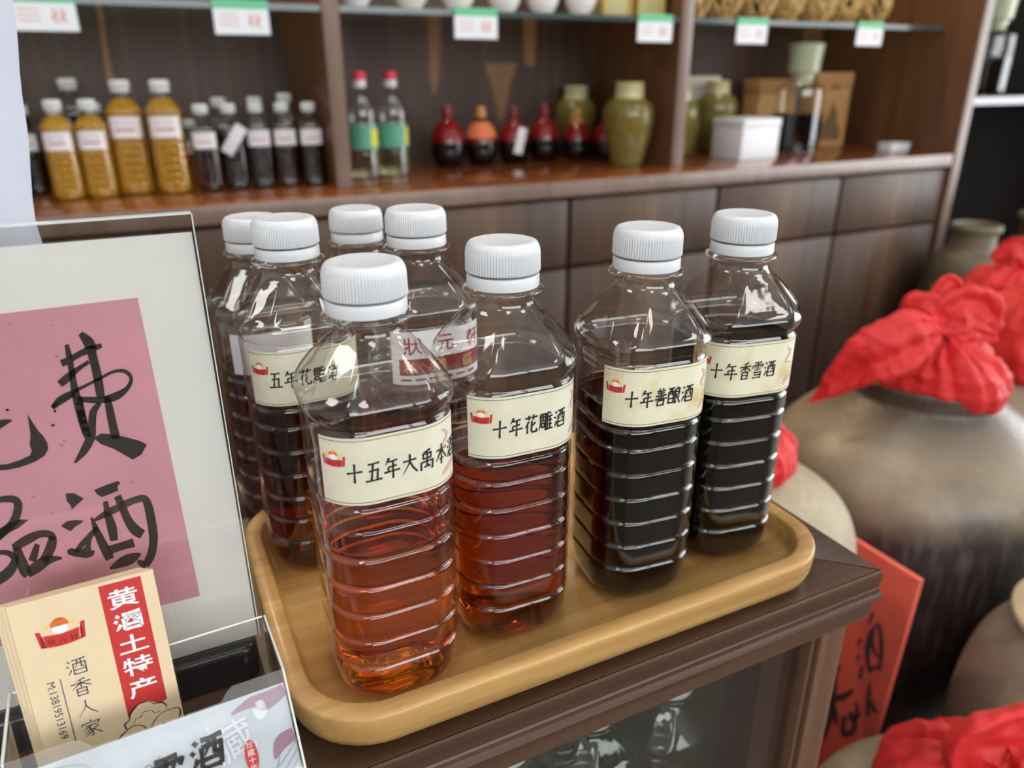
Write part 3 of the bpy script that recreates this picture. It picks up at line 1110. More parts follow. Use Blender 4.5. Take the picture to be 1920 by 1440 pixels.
def wine_label(root, text, s0, s1, z0=.0948, z1=.1214, skew=0.0, stain=False, right_art=True):
    m = sheet_on_wall(s0, s1, z0, z1, .00025, skew, 40, 8)
    lab = m.build('label', LABEL_STAINED if stain else LABEL_PAPER, root, smooth=True)
    sk = lambda s, z: on_wall(s, z + skew * (s - s0), .00045)
    fl = Flat()
    W = s1 - s0
    n = 40
    for z in (z0 + .0011, z1 - .0011):
        for i in range(n):
            a, b = s0 + W * i / n, s0 + W * (i + 1) / n
            fl.poly([(a, z - .00012), (b, z - .00012), (b, z + .00012), (a, z + .00012)], 5)
    if right_art:
        fl.stroke([(s1 - .009, z1 - .004), (s1 - .006, z1 - .007), (s1 - .009, z1 - .011), (s1 - .003, z1 - .013)], [.0006, .0016, .0014, .0004], 6)
        fl.stroke([(s1 - .010, z0 + .004), (s1 - .006, z0 + .006), (s1 - .001, z0 + .007)], [.0006, .0022, .0012], 6)
    fl.build('border_print', LABEL_MATS, lab, sk)
    fl = Flat()
    emblem(fl, s0 + .0060, z1 - .0078, .0044, 0, 1, 2, 3, 4)
    fl.build('emblem', LABEL_MATS, lab, sk)
    fl = Flat()
    x = s0 + .0100
    zc = (z0 + z1) / 2 + .0042
    for ch in text:
        fl.glyph(ch, x, zc, .0064, 12, 0, .05, 1.36)
        x += .0066
    fl.build('lettering', LABEL_MATS, lab, sk)
    return lab


def bottle(label, loc, rot=0, liq=None, scale=1, group='wine bottles on the bamboo tray', name='wine_bottle', lid=True):
    b = thing(name, label, 'bottle', loc, rot, group, scale)
    if liq:
        put('wine', liq, b)
    put('bottle_body', SHELL, b)
    if lid:
        put('cap', CAP, b)
    put('tamper_band', BAND, b)
    return b


LQ_A = build_liquid(.0715, LIQ['amber'])
LQ_B = build_liquid(.0880, LIQ['red_amber'])
LQ_C = build_liquid(.1010, LIQ['black'])
LQ_D = build_liquid(.1185, LIQ['black'])
LQ_E = build_liquid(.0945, LIQ['deep_red'])
LQ_H = build_liquid(.0800, LIQ['red_amber'])
b = bottle('nearest wine bottle, pale amber wine a third full, labelled 十五年大禹本酒', (.0678, .2570, TF), R_(0), LQ_A)
wine_label(b, '十五年大禹本酒', -.0288, .0275)
b = bottle('red-amber wine bottle, half full, labelled 十年花雕酒, right of the palest bottle', (.1268, .2669, TF), R_(-2), LQ_B)
wine_label(b, '十年花雕酒', -.0262, .0300, skew=.0)
b = bottle('black wine bottle labelled 十年善酿酒, third from the tray front corner', (.1954, .2652, TF), R_(-6), LQ_C)
wine_label(b, '十年善酿酒', -.0305, .0265, stain=True)
b = bottle('black wine bottle with torn label 十年香雪酒 at the right end of the tray', (.2547, .2713, TF), R_(-9), LQ_D)
wine_label(b, '十年香雪酒', -.0350, .0230, stain=True)
b = bottle('dark red wine bottle labelled 五年花雕酒 behind the palest bottle', (.0591, .3580, TF), R_(0), LQ_E)
wine_label(b, '五年花雕酒', -.0292, .0275)
# bottle with the white and crimson label
b = bottle('wine bottle with a white and crimson label in the back row of the tray', (.1218, .3562, TF), R_(0), LQ_H)
m = sheet_on_wall(-.0245, .0265, .0945, .1300 - .008, .00025, 0, 30, 6)
lab = m.build('label', LABEL_WHITE, b)
fl = Flat()
HM = [DARK_RED_PRINT, plain('gold_print', srgb(216, 180, 110), .5), WHITE_PRINT]
for i in range(24):
    a, b2 = -.0205 + .046 * i / 24, -.0205 + .046 * (i + 1) / 24
    fl.poly([(a, .0995), (b2, .0995), (b2, .1080), (a, .1080)], 0)
fl.build('crimson_band', HM, lab, lambda s, z: on_wall(s, z, .0004))
fl = Flat()
for i, ch in enumerate('狀元軒'):
    fl.font(ch, -.0135 + i * .0165, .1148, .0095, 0, ctr=True, bold=.01)
for i, ch in enumerate('私酿酱'):
    fl.font(ch, -.0150 + i * .0150, .1037, .0072, 1, ctr=True)
for i in range(6):
    fl.poly([(-.020 + i * .007, .0966), (-.0148 + i * .007, .0966), (-.0148 + i * .007, .0976), (-.020 + i * .007, .0976)], 0)
fl.build('lettering', HM, lab, lambda s, z: on_wall(s, z, .0006))
# two bottles standing behind the tray on the case top
b = bottle('half hidden dark wine bottle standing behind the tray beside the pink sign', (.0536, .4275, TT + .0003), R_(6), LQ_E, group='wine bottles behind the tray')
m = sheet_on_wall(-.026, .020, .0965, .1190, .00025, 0, 30, 2)
m.build('label', LABEL_WHITE, b)
b = bottle('clear bottle behind the tray, only its white cap and neck in view', (.1105, .4275, TT + .0003), R_(0), build_liquid(.060, LIQ['amber']), group='wine bottles behind the tray')

# bottles inside the display case
for i, (x, y, lab) in enumerate(((.252, .288, 'empty clear bottle with white cap inside the display case by its corner'),
                                 (.194, .290, 'empty clear bottle inside the display case, second from its corner'),
                                 (.136, .289, 'empty clear bottle inside the display case below the tray middle'),
                                 (.205, .350, 'empty clear bottle in the back row inside the display case'))):
    bottle(lab, (x, y, .4603), R_(8 * i), None, 1, 'empty bottles inside the display case', 'empty_bottle')

# ------------------------------------------------------------------ pink calligraphy sign
SY = .2885


def build_sign():
    t = thing('calligraphy_sign', 'clear acrylic stand holding a white sheet with pink paper brushed 免费品酒', 'sign', (0, 0, 0))
    xr = .0163
    xl = -.175
    m = MB(); m.box(xl, xr, SY - .0012, SY, TT + .0172, .932); m.build('acrylic_panel', ACRYL, t)
    m = MB(); m.box(xl, xr, SY + .0016, SY + .0028, TT + .0172, .932); m.build('acrylic_panel', ACRYL, t)
    m = MB(); m.box(xr, xr + .0004, SY - .0012, SY + .0028, TT + .0172, .932); m.box(xl, xr, SY - .0012, SY + .0028, .932, .9325)
    m.build('acrylic_edge', ACRYL_EDGE, t)
    m = MB(); m.box(xl, xr - .0006, SY + .0006, SY + .0010, TT + .0172, .9255); w = m.build('white_sheet', PAPER, t)
    pl = lambda d: ((0, SY + .0005 - d, 0), (0, 1, 0))
    m = MB()
    p0, n0 = pl(.00005)
    c = [at(0, 587, p0, n0), at(258, 558, p0, n0), at(375, 1117, p0, n0), at(0, 1207, p0, n0)]
    c[0] = Vector((-.150, c[0].y, c[0].z - .001)); c[3] = Vector((-.150, c[3].y, c[3].z))
    m.add(c, [(0, 1, 2, 3)]); pk = m.build('pink_paper', PINK, t, smooth=False)
    fl = Flat()
    A = lambda *pts: [(x / 4, 740 + y / 4) for x, y in pts]        # the lower crop's grid
    B = lambda *pts: [(x / 3, 380 + y / 3) for x, y in pts]        # the upper crop's grid
    # 费
    fl.stroke(B((375, 798), (390, 870), (405, 960), (418, 1040), (440, 1130), (462, 1220), (485, 1300)), [8, 12, 12, 14, 17, 16, 14])
    fl.stroke(B((452, 735), (500, 790), (520, 860), (545, 960), (560, 1050), (568, 1100)), [10, 21, 17, 17, 17, 14])
    fl.stroke(B((345, 905), (400, 880), (450, 850), (510, 825), (572, 803)), [14, 12, 12, 13, 8])
    fl.stroke(B((335, 1022), (380, 985), (440, 935), (500, 895)), [14, 15, 9, 8])
    fl.stroke(B((292, 1155), (330, 1110), (400, 1070), (480, 1030), (560, 990), (640, 950), (705, 950), (738, 990), (715, 1045), (660, 1085), (600, 1105), (520, 1110), (440, 1105)),
              [5, 10, 9, 6, 6, 6, 8, 7, 9, 15, 14, 12, 10])
    fl.stroke(B((295, 1150), (350, 1120), (420, 1080)), [10, 7, 5])
    fl.stroke(A((750, 60), (700, 130), (690, 230), (680, 320), (630, 420), (560, 512)), [8, 14, 15, 17, 15, 4])
    fl.stroke(A((590, 20), (605, 110), (630, 220), (660, 320)), [14, 15, 15, 14])
    fl.stroke(A((800, 10), (820, 100), (840, 200), (862, 300), (868, 330)), [12, 15, 16, 17, 16])
    fl.poly(A((700, 325), (760, 290), (830, 296), (930, 315), (1045, 345), (1102, 375), (1060, 450), (995, 488), (930, 450), (850, 405), (760, 372)))
    # 免 (its last stroke)
    fl.poly(A((205, 145), (240, 200), (285, 270), (325, 310), (355, 360), (362, 410), (335, 460), (260, 505), (150, 545), (50, 566), (-60, 568), (-60, 528), (50, 522), (150, 490), (225, 455), (238, 420), (222, 380), (228, 300)))
    fl.poly(A((-40, 195), (30, 185), (80, 185), (92, 197), (50, 225), (0, 258), (-60, 280)))
    for st, w in ((((-60, 640), (-85, 690), (-130, 740)), (10, 12, 5)), (((-85, 690), (-30, 672), (-45, 712)), (10, 10, 8)), (((-130, 745), (-122, 800)), (13, 13)), (((-130, 748), (-60, 732), (-22, 728), (-28, 780)), (12, 11, 12, 12)),
                  (((-122, 800), (-60, 790), (-28, 782)), (12, 10, 10)), (((-75, 735), (-80, 830), (-110, 900), (-165, 950)), (14, 14, 12, 4)), (((-58, 800), (-50, 850), (-15, 876)), (14, 14, 13))):
        fl.stroke(list(st), list(w))
    for st, w in ((((-60, 935), (-48, 1015)), (13, 14)), (((-160, 1030), (-145, 1110)), (14, 15)), (((-160, 1035), (-90, 1016), (-85, 1090)), (13, 13, 13)), (((-145, 1108), (-80, 1090)), (12, 12))):
        fl.stroke(list(st), list(w))
    # 品 (right box and the end of the upper box)
    fl.stroke(A((-60, 800), (20, 785), (100, 785), (135, 820), (125, 900), (90, 970), (10, 1050), (-50, 1110)), [10, 12, 14, 16, 16, 16, 14, 10])
    fl.poly(A((70, 960), (150, 935), (215, 938), (140, 1000), (60, 1040), (0, 1090), (-60, 1110), (-30, 1020)))
    fl.stroke(A((120, 1130), (150, 1230), (190, 1320), (215, 1350)), [14, 20, 22, 18])
    fl.stroke(A((100, 1150), (200, 1090), (300, 1045), (380, 1050), (400, 1090)), [14, 18, 14, 13, 13])
    fl.stroke(A((395, 1060), (385, 1130), (350, 1210), (320, 1250)), [14, 19, 18, 16])
    fl.stroke(A((205, 1345), (280, 1290), (360, 1240), (465, 1225)), [16, 22, 17, 4])
    fl.stroke(A((280, 1120), (260, 1190), (240, 1250)), [10, 14, 14])
    fl.stroke(A((-60, 1190), (50, 1185), (110, 1230), (90, 1300), (30, 1360), (-60, 1420)), [8, 10, 14, 18, 20, 18])
    # 酒
    fl.poly(A((490, 742), (555, 738), (630, 780), (580, 825), (538, 862), (530, 830), (502, 800)))
    fl.poly(A((455, 985), (500, 950), (570, 938), (628, 945), (600, 972), (570, 985), (530, 1025), (490, 1005)))
    fl.stroke(A((730, 1000), (670, 1065), (610, 1130), (570, 1180)), [10, 11, 11, 8])
    fl.poly(A((502, 1165), (540, 1150), (580, 1165), (630, 1155), (660, 1100), (690, 1080), (680, 1130), (685, 1165), (714, 1170), (700, 1210), (650, 1226), (560, 1215), (510, 1200)))
    fl.poly(A((705, 715), (790, 680), (880, 648), (905, 660), (880, 690), (888, 720), (820, 748), (765, 768), (730, 750)))
    fl.stroke(A((685, 920), (720, 1010), (760, 1100), (800, 1180), (825, 1235)), [4, 12, 16, 18, 16])
    fl.stroke(A((705, 945), (800, 890), (900, 840), (1000, 795), (1080, 780), (1110, 830), (1130, 920), (1148, 1030), (1150, 1120), (1130, 1210), (1090, 1280)), [5, 13, 14, 13, 14, 16, 17, 17, 16, 16, 14])
    fl.stroke(A((1100, 1285), (1060, 1265), (1030, 1245)), [14, 12, 4])
    fl.stroke(A((790, 800), (810, 900), (840, 1000), (855, 1095)), [9, 14, 18, 14])
    fl.stroke(A((880, 760), (920, 850), (960, 940), (1010, 1010), (1070, 1050)), [14, 15, 16, 20, 18])
    fl.stroke(A((815, 1170), (900, 1140), (1005, 1110)), [17, 15, 17])
    fl.stroke(A((825, 1305), (900, 1265), (980, 1230), (1055, 1195)), [4, 17, 20, 5])
    sp = Flat()
    rs = random.Random(5)
    for x, y in A((55, 115), (395, 230), (460, 380), (385, 885), (250, 770), (990, 655), (500, 1215), (20, 765), (490, 1135), (410, 125), (235, 380), (480, 350)) + B((55, 685), (295, 690), (315, 650), (320, 865), (310, 1170), (40, 1165), (300, 1250)):
        sp.ellipse(x, y, rs.uniform(2.0, 4.6), rs.uniform(1.4, 3.0), 0, 10)
    sp.build('brown_specks', [plain('brown_fleck', srgb(184, 128, 112), .7)], pk, lambda x, y: at(x, y, (0, SY + .0005 - .00012, 0), (0, 1, 0)))
    p1, n1 = pl(.0002)
    ink = fl.build('brush_lettering', [INK_GREY], pk, lambda x, y: at(x, y, p1, n1))
    m = MB()
    m.loft([rrect(xl - .01, .0145, SY - .0065, SY + .055, .006, TT + .0004), rrect(xl - .01, .0145, SY - .0065, SY + .055, .006, TT + .0140), rrect(xl - .0095, .0140, SY - .0058, SY + .054, .006, TT + .0160), rrect(xl - .009, .0130, SY - .0045, SY + .053, .006, TT + .0170)])
    m.build('base', BLACK_PLASTIC, t, angle=50)


build_sign()

# tall white paper board behind the sign
m = MB()
p0, n0 = (0, .44, 0), (0, 1, 0)
for k in range(1):
    rows = []
    for j in range(15):
        y = -260 + 680 * j / 14
        e = at(24 + (y) * .1 + 2.0 * math.sin(y * .03), y, p0, n0)
        rows.append([(e.x - .28 + .28 * i / 12, .44 + .004 * math.sin(i * .9 + j * .3), e.z) for i in range(13)])
    e = at(70, 420, p0, n0)
    rows.append([(e.x - .28 + .28 * i / 12 + .012, .44 + .002, TT + .0005) for i in range(13)])
    m.loft(rows, False, False, False)
o = m.build('paper_board', BRIGHT_PAPER)
sm = o.modifiers.new('thickness', 'SOLIDIFY'); sm.thickness = .0012; sm.offset = 1
tag(o, 'tall blank white paper board standing behind the pink sign at the left edge', 'board')


# ------------------------------------------------------------------ card holder and cards
def build_holder():
    HR = R_(2)
    org = Vector((.0200, .2100, TT))
    t = thing('card_holder', 'clear acrylic card holder with a grey 香雪酒 front, left of the tray', 'card holder', org, HR)
    W, zt = .0880, .0445
    yb0, yb1 = .040, .055
    yf0, yf1 = -.011, .0215          # front panel foot and lip
    th = .0011

    def front(u, v, d=0):
        """u from 0 (left) to W, v from 0 (foot) to 1 (lip)"""
        y = yf0 + (yf1 - yf0) * v
        n = Vector((0, -zt, (yf1 - yf0))).normalized()
        p = Vector((u - W, y, .0006 + (zt - .0006) * v)) + n * d
        return p
    # outline of the front panel with its finger dip
    step = [(0, 1.0), (.019, 1.0), (.0215, .985), (.0250, .925), (.0655, .925), (.0680, .975), (.0700, 1.0), (W, 1.0)]
    m = MB()
    for i in range(len(step) - 1):
        (u0, v0), (u1, v1) = step[i], step[i + 1]
        q = [front(u0, 0), front(u1, 0), front(u1, v1), front(u0, v0)]
        r = [front(u0, 0, -th), front(u1, 0, -th), front(u1, v1, -th), front(u0, v0, -th)]
        m.add(q, [(0, 1, 2, 3)])
        m.add(r, [(3, 2, 1, 0)])
    m.build('front_panel', ACRYL, t, smooth=False)
    m = MB()
    for i in range(len(step) - 1):
        (u0, v0), (u1, v1) = step[i], step[i + 1]
        m.add([front(u0, v0), front(u1, v1), front(u1, v1, -th), front(u0, v0, -th)], [(0, 1, 2, 3)])
    m.tube([(-W + .001, yb1, zt), (-.001, yb1, zt)], .0004, 6)
    m.tube([(0, yf1, zt), (0, yb1, zt)], .0005, 6)
    m.tube([(-W, yf1, zt), (-W, yb1, zt)], .0005, 6)
    m.tube([front(W, 0), front(W, 1)], .0004, 6)
    m.tube([front(0, 0), front(0, 1)], .0004, 6)
    m.build('rim', ACRYL_EDGE, t)
    for x in (-W, -th):
        m = MB()
        q = [(yf0, .0006), (yb1, .0006), (yb1, zt), (yf1, zt)]
        m.loft([[(x, y, z) for y, z in q], [(x + th, y, z) for y, z in q]])
        m.build('side_panel', ACRYL, t, smooth=False)
    m = MB(); m.box(-W, 0, yb1 - th, yb1, .0006, zt); m.build('back_panel', ACRYL, t)
    m = MB(); m.box(-W, 0, yf0, yb1, .0004, .0016); m.build('floor_panel', ACRYL, t)
    # printed insert behind the front panel
    m = MB()
    ins = [(0.0008, .02), (W - .0008, .02), (W - .0008, .915), (.0008, .915)]
    m.add([front(u, v, -th * 1.6) for u, v in ins], [(0, 1, 2, 3)])
    pr = m.build('printed_insert', HOLDER_PAPER, t, smooth=False)
    fl = Flat()
    hm = [INK, RED_PRINT, WHITE_PRINT, MAUVE, HOLDER_WHITE, GREY_LINE]
    Lh = math.hypot(zt, yf1 - yf0)
    g = lambda u, v: front(u, v / Lh, -th * 1.3)
    h = .90 * Lh
    # faint landscape print
    for k in range(5):
        fl.stroke([(W - .016 + k * .0012, .010 + k * .002), (W - .012 + k * .001, .017 + k * .002), (W - .007, .015 + k * .003), (W - .001, .021 + k * .0028)], [.0002, .0003, .0003, .0002], 5)
    for k in range(4):
        fl.stroke([(.004 + k * .002, h - .004 - k * .0012), (.013, h - .0012 - k * .0015), (.022 - k * .001, h - .0035 - k * .001), (.023 - k * .002, h - .008)], [.0002, .0003, .0003, .0002], 5)
    fl.stroke([(W - .020, .83 * Lh), (W - .013, .86 * Lh), (W - .008, .84 * Lh), (W - .001, .87 * Lh)], [.0006, .0036, .0060, .0040], 3)
    fl.stroke([(W - .009, .026), (W - .006, .0305), (W - .001, .032)], [.0008, .0050, .0044], 3)
    fl.ellipse(W - .0105, .80 * Lh, .0026, .0034, 4, 20)
    fl.font('藏', W - .021, .037, .014, 4, rot=.2, ctr=True)
    fl.font('大', W - .028, .041, .008, 4, rot=.2, ctr=True)
    fl.font('Good', .031, .0365, .0055, 5, rot=.05)
    fl.build('background_print', hm, pr, g)
    fl = Flat()
    fl.glyph('酒', .0520, .0425, .0118, 14, 0, .12)
    fl.glyph('雪', .0385, .0400, .0120, 14, 0, .12)
    fl.glyph('香', .0255, .0380, .0118, 14, 0, .12)
    fl.build('brush_lettering', hm, pr, lambda u, v: front(u, v / Lh, -th * 1.15))
    fl = Flat()
    fl.ellipse(.0716, .0298, .0022, .0056, 1, 24)
    for i, ch in enumerate('珍藏十年'):
        fl.font(ch, .0716, .0337 - i * .0026, .0025, 2, ctr=True)
    for p in range(0):
        pass
    sl = fl.build('red_seal', hm, pr, lambda u, v: front(u, v / Lh, -th * (1.15 if True else 1)))
    # keep the white characters just in front of the red seal
    me = sl.data
    nrm = Vector((0, -zt, (yf1 - yf0))).normalized() * (.00006 * S)
    wi = {i for p in me.polygons if p.material_index == 2 for i in p.vertices}
    for i in wi:
        me.vertices[i].co += nrm
    return t


build_holder()


def build_cards():
    w, h = .0452, .0805
    # card plane leans back slightly
    foot = Vector((-.0170, .2475, TT + .0024))
    lean = Vector((0, .0125, h)).normalized()
    ex = Vector((math.cos(R_(2)), math.sin(R_(2)), 0))
    nrm = ex.cross(lean).normalized()          # faces the viewer
    def place(o, off, sx=0, tilt=0):
        mat = Matrix((ex, -nrm, lean)).transposed().to_4x4()
        mat = mat @ Matrix.Rotation(tilt, 4, 'Y')
        mat.translation = (foot + nrm * off + ex * sx) * S
        o.matrix_world = mat
    # card local frame: x right (card spans -w..0), y away, z up
    def card(name, label, off, sx, tilt):
        m = MB(); m.box(-w, 0, 0, .00032, 0, h)
        return m.mesh('card_stock', [CARD], smooth=False)
    me = card('', '', 0, 0, 0)
    t = tag(bpy.data.objects.new('business_card', me), 'front cream business card with red strip reading 黄酒土特产 in the clear holder', 'business card', 'business cards in the clear holder')
    COL.objects.link(t)
    place(t, .0, 0, 0)
    for k in range(1, 7):
        o = bpy.data.objects.new('business_card', me)
        COL.objects.link(o)
        tag(o, 'plain edge of a cream business card stacked behind the front card', 'business card', 'business cards in the clear holder')
        place(o, -.00075 * k, -.0006 * k + .0004 * (k % 2), -.002 * k)
    fl_mats = [INK, RED_PRINT, ORANGE_PRINT, YELLOW_PRINT, WHITE_PRINT, plain('pale_blush_print', srgb(222, 130, 140), .6), plain('navy_print', srgb(60, 62, 82), .6), CARD]
    X = lambda px: -w + w * px
    f0 = lambda u, v: (u, -.00006, v)
    f1 = lambda u, v: (u, -.00014, v)
    fl = Flat()
    a, b2 = X(.605), X(.905)
    fl.poly([(a, h * .28), (b2, h * .35), (b2, h * .985), (a, h * .985)], 1)
    fl.build('red_strip', fl_mats, t, f0)
    fl = Flat()
    for i, ch in enumerate('黄酒土特产'):
        if ch == '酒':
            fl.glyph(ch, (a + b2) / 2 - .0050, h * (.905 - .114 * i) + .0037, .0100, 13, 4, 0, .74)
        else:
            fl.font(ch, (a + b2) / 2, h * (.905 - .114 * i), .0078, 4, ctr=True, bold=.014, xs=1.32)
    fl.build('strip_lettering', fl_mats, t, f1)
    fl = Flat()
    emblem(fl, X(.30), h * .835, .0074, 0, 1, 2, 3, 4)
    fl.build('emblem', fl_mats, t, f1)
    fl = Flat()
    for i, ch in enumerate('酒香人家'):
        fl.glyph(ch, X(.265), h * (.690 - .105 * i), .0070, 6, 6)
    fl.poly([(X(.215), h * .61), (X(.221), h * .61), (X(.221), h * .29), (X(.215), h * .29)], 6)
    fl.font('M:13819513169', X(.125), h * .61, .0036, 6, rot=-math.pi / 2)
    fl.build('name_lettering', fl_mats, t, f1)
    fl = Flat()
    cx, cy, k = X(.745), h * .245, .00108
    def ln(pts, wd=.0005):
        fl.stroke([(cx + x * k, cy + y * k) for x, y in pts], [wd] * len(pts), 0)
    fl.poly([(cx + x * k, cy + y * k) for x, y in ((-7.5, 1), (-6.2, 4.4), (-4.4, 7), (-2, 9.2), (1.2, 9.4), (3.4, 7.6), (5.6, 6.2), (6.6, 4), (10, 3), (9, -1), (5, -3), (2, -7), (-10, -7), (-10.5, -3))][::-1], 7)
    ln([(-7, 1), (-7.4, 3.4), (-5.6, 4.6), (-5.2, 6.6), (-2.6, 9), (1, 9.2), (2.6, 7.4), (4.8, 7.2), (6, 5.4), (5.8, 3.6)])
    ln([(-4.6, 2.2), (-4, 4), (-2.2, 4.2), (-1.2, 5.6), (1.2, 5.4), (2.2, 4), (4, 4.2)], .0003)
    ln([(-2, -7), (0.2, -1), (3, 2.4), (6, 3.4), (9.4, 3), (9.8, .6), (8.4, -1.6), (6, -2), (4, -1), (3.4, -2.8), (5, -4), (6.6, -2.6), (5.8, -1.2)])
    ln([(-1, -3), (-2, .4), (-5, 1.8), (-7.6, .6), (-9.8, -1), (-10.4, -3.4), (-8.4, -5.4), (-5.8, -5.2), (-5, -3.4), (-6.4, -2.2), (-7.6, -3.2)])
    ln([(-4.6, -6.6), (-2.6, -5.6), (-1.4, -7)], .0002)
    fl.build('cloud_print', fl_mats, t, f1)


build_cards()


# ------------------------------------------------------------------ wine jars with red cloths
def cloth_bundle(parent, top, R, H, gather, seed, tails, loops, az0=0, squash=1.0):
    """red cloth tied over a jar mouth; top = height of its lower hem, gather = (x, y, z) of the knot"""
    rnd = random.Random(seed)
    n, k = 168, 46
    ph = [rnd.uniform(0, 6.28) for _ in range(6)]
    fr = [7, 11, 17, 23, 5, 3]
    rings = []
    g = Vector(gather)
    prof = [(0, .86, .10), (.06, .95, .02), (.16, 1.02, .10), (.32, 1.03, .30), (.50, .92, .55), (.66, .72, .76), (.80, .46, .90), (.92, .20, .97), (1, .07, 1.0)]
    def pv(v):
        for a, b in zip(prof, prof[1:]):
            if v <= b[0]:
                t = (v - a[0]) / (b[0] - a[0])
                t = t * t * (3 - 2 * t) * .35 + t * .65
                return a[1] + (b[1] - a[1]) * t, a[2] + (b[2] - a[2]) * t
        return prof[-1][1:]
    for i in range(k + 1):
        v = i / k
        r, zz = pv(v)
        row = []
        for j in range(n):
            th = 2 * math.pi * j / n
            tw = th + .35 * v
            pl = 0
            for q in range(4):
                pl += math.sin(fr[q] * tw + ph[q] + 1.2 * math.sin(2 * th + ph[q])) / (1 + q * .35)
            amp = (.012 + .11 * v ** 1.3) * (1 - .6 * max(0, v - .85) / .15)
            lump = .05 * math.sin(2 * th + ph[4]) + .04 * math.sin(3 * th + ph[5])
            rr = R * r * (1 + amp * pl * .55 + lump * (1 - v))
            s = v ** 1.6
            x = rr * math.cos(th) + g.x * s
            y = rr * math.sin(th) * squash + g.y * s
            z = top + (g.z - top) * zz * (1 + .02 * pl * v) + .06 * R * math.sin(2 * th + ph[5]) * (1 - v) + .5 * amp * R * pl * .3
            row.append((x, y, z))
        rings.append(row)
    m = MB()
    m.loft(rings, False, True)
    o = m.build('cloth_cover', RED_CLOTH, parent, angle=80, wrinkle=(.045 * R, 2.2 / R, seed))
    for nm, items in (('cloth_tail', tails), ('cloth_knot', loops)):
        for path, ws, ts in items:
            P = smoothpath([tuple(p) for p in path], 14)
            Wd = smoothpath([(a, b, 0) for a, b in zip(ws, ts)], 14)
            if len(Wd) != len(P):
                Wd = [Vector((ws[0] + (ws[-1] - ws[0]) * i / (len(P) - 1), ts[0] + (ts[-1] - ts[0]) * i / (len(P) - 1), 0)) for i in range(len(P))]
            rows = []
            for i, p in enumerate(P):
                a, b = P[max(0, i - 1)], P[min(len(P) - 1, i + 1)]
                t = (b - a).normalized()
                side = t.cross(Vector((-.55, -.8, .25)))
                if side.length < .05:
                    side = t.cross(Vector((0, 0, 1)))
                side.normalize()
                nn = side.cross(t)
                row = []
                for j in range(64):
                    th = 2 * math.pi * j / 64
                    fold = 1 + .22 * math.sin(4 * th + ph[0] + i * .08) + .12 * math.sin(7 * th + ph[1])
                    row.append(p + side * (Wd[i][0] / 2 * math.cos(th)) + nn * (Wd[i][1] / 2 * math.sin(th) * fold + .10 * Wd[i][0] * math.cos(2 * th)))
                rows.append(row)
            m = MB()
            m.loft(rows, True, True)
            m.build(nm, RED_CLOTH, o, angle=80, wrinkle=(.05 * R, 2.6 / R, seed + 4))
    return o


def jar(label, loc, prof, mat, n=72, group='clay wine jars on the floor', rotz=0, rim=None):
    t = thing('wine_jar', label, 'jar', loc, rotz, group)
    m = MB()
    pr = smoothpath([(r, z) for r, z in prof], 5)
    m.lathe([(p[0], p[1]) for p in pr], n)
    m.build('jar_body', mat, t, angle=60)
    return t


vr = Vector((.898, -.441, 0))      # across the view
vf = Vector((-.84, -.55, 0))       # towards the viewer
V = lambda a, f, z: tuple(vr * a + vf * f + Vector((0, 0, z)))

BIG = (.95, .62, 0)
t = jar('large smoke-dark wine jar tied with the big red cloth, right of the display case', BIG,
        [(.095, .0), (.116, .006), (.122, .03), (.150, .09), (.181, .165), (.197, .25), (.2035, .34), (.2015, .42), (.189, .474), (.162, .511), (.126, .541), (.106, .556), (.096, .565), (.097, .578), (.098, .590), (.085, .594)], CLAY_BIG)
cloth_bundle(t, .564, .090, .12, V(.014, .060, .654), 3,
             [([V(-.005, .062, .672), V(-.04, .084, .664), V(-.080, .084, .640), V(-.108, .074, .614), V(-.132, .062, .588), V(-.153, .052, .566)], [.030, .074, .070, .046, .022, .0015], [.020, .032, .030, .020, .010, .001])],
             [([V(.008, .050, .655), V(-.012, .045, .682), V(-.034, .03, .688), V(-.048, .015, .676)], [.020, .046, .048, .020], [.014, .020, .022, .010]),
              ([V(.000, .052, .660), V(.020, .048, .690), V(.050, .042, .688), V(.078, .045, .664)], [.030, .060, .056, .012], [.014, .024, .022, .006]),
              ([V(-.005, .040, .685), V(-.012, .030, .710), V(.000, .028, .726), V(.014, .03, .716)], [.016, .018, .018, .012], [.010, .012, .010, .006]),
              ([V(.016, .062, .654), V(.044, .06, .662), V(.080, .055, .656)], [.020, .030, .006], [.012, .014, .004])])

t = jar('wine jar with red cloth at the right edge, beside the large dark jar', (1.37, .70, 0),
        [(.095, .0), (.118, .02), (.165, .15), (.187, .30), (.185, .40), (.160, .46), (.110, .50), (.090, .512), (.092, .54), (.08, .55)], CLAY_BIG)
cloth_bundle(t, .500, .118, .14, V(.02, .03, .655), 11, [], [([V(.02, .03, .650), V(.05, .03, .69), V(.09, .02, .67)], [.03, .06, .02], [.02, .03, .01])])

t = jar('wine jar with pale shoulder and red cloth in front of the dark shelving', (2.06, 1.16, -.0),
        [(.11, .0), (.13, .02), (.19, .13), (.215, .25), (.205, .335), (.17, .385), (.12, .417), (.105, .425), (.108, .45), (.09, .455)], CLAY_PALE)
cloth_bundle(t, .422, .120, .1, V(.03, .03, .515), 23, [([V(.04, .06, .525), V(.09, .1, .495), V(.13, .13, .44)], [.05, .09, .05], [.03, .04, .02])],
             [([V(.02, .03, .51), V(-.03, .02, .55), V(-.08, .0, .525)], [.03, .07, .03], [.02, .03, .01])])

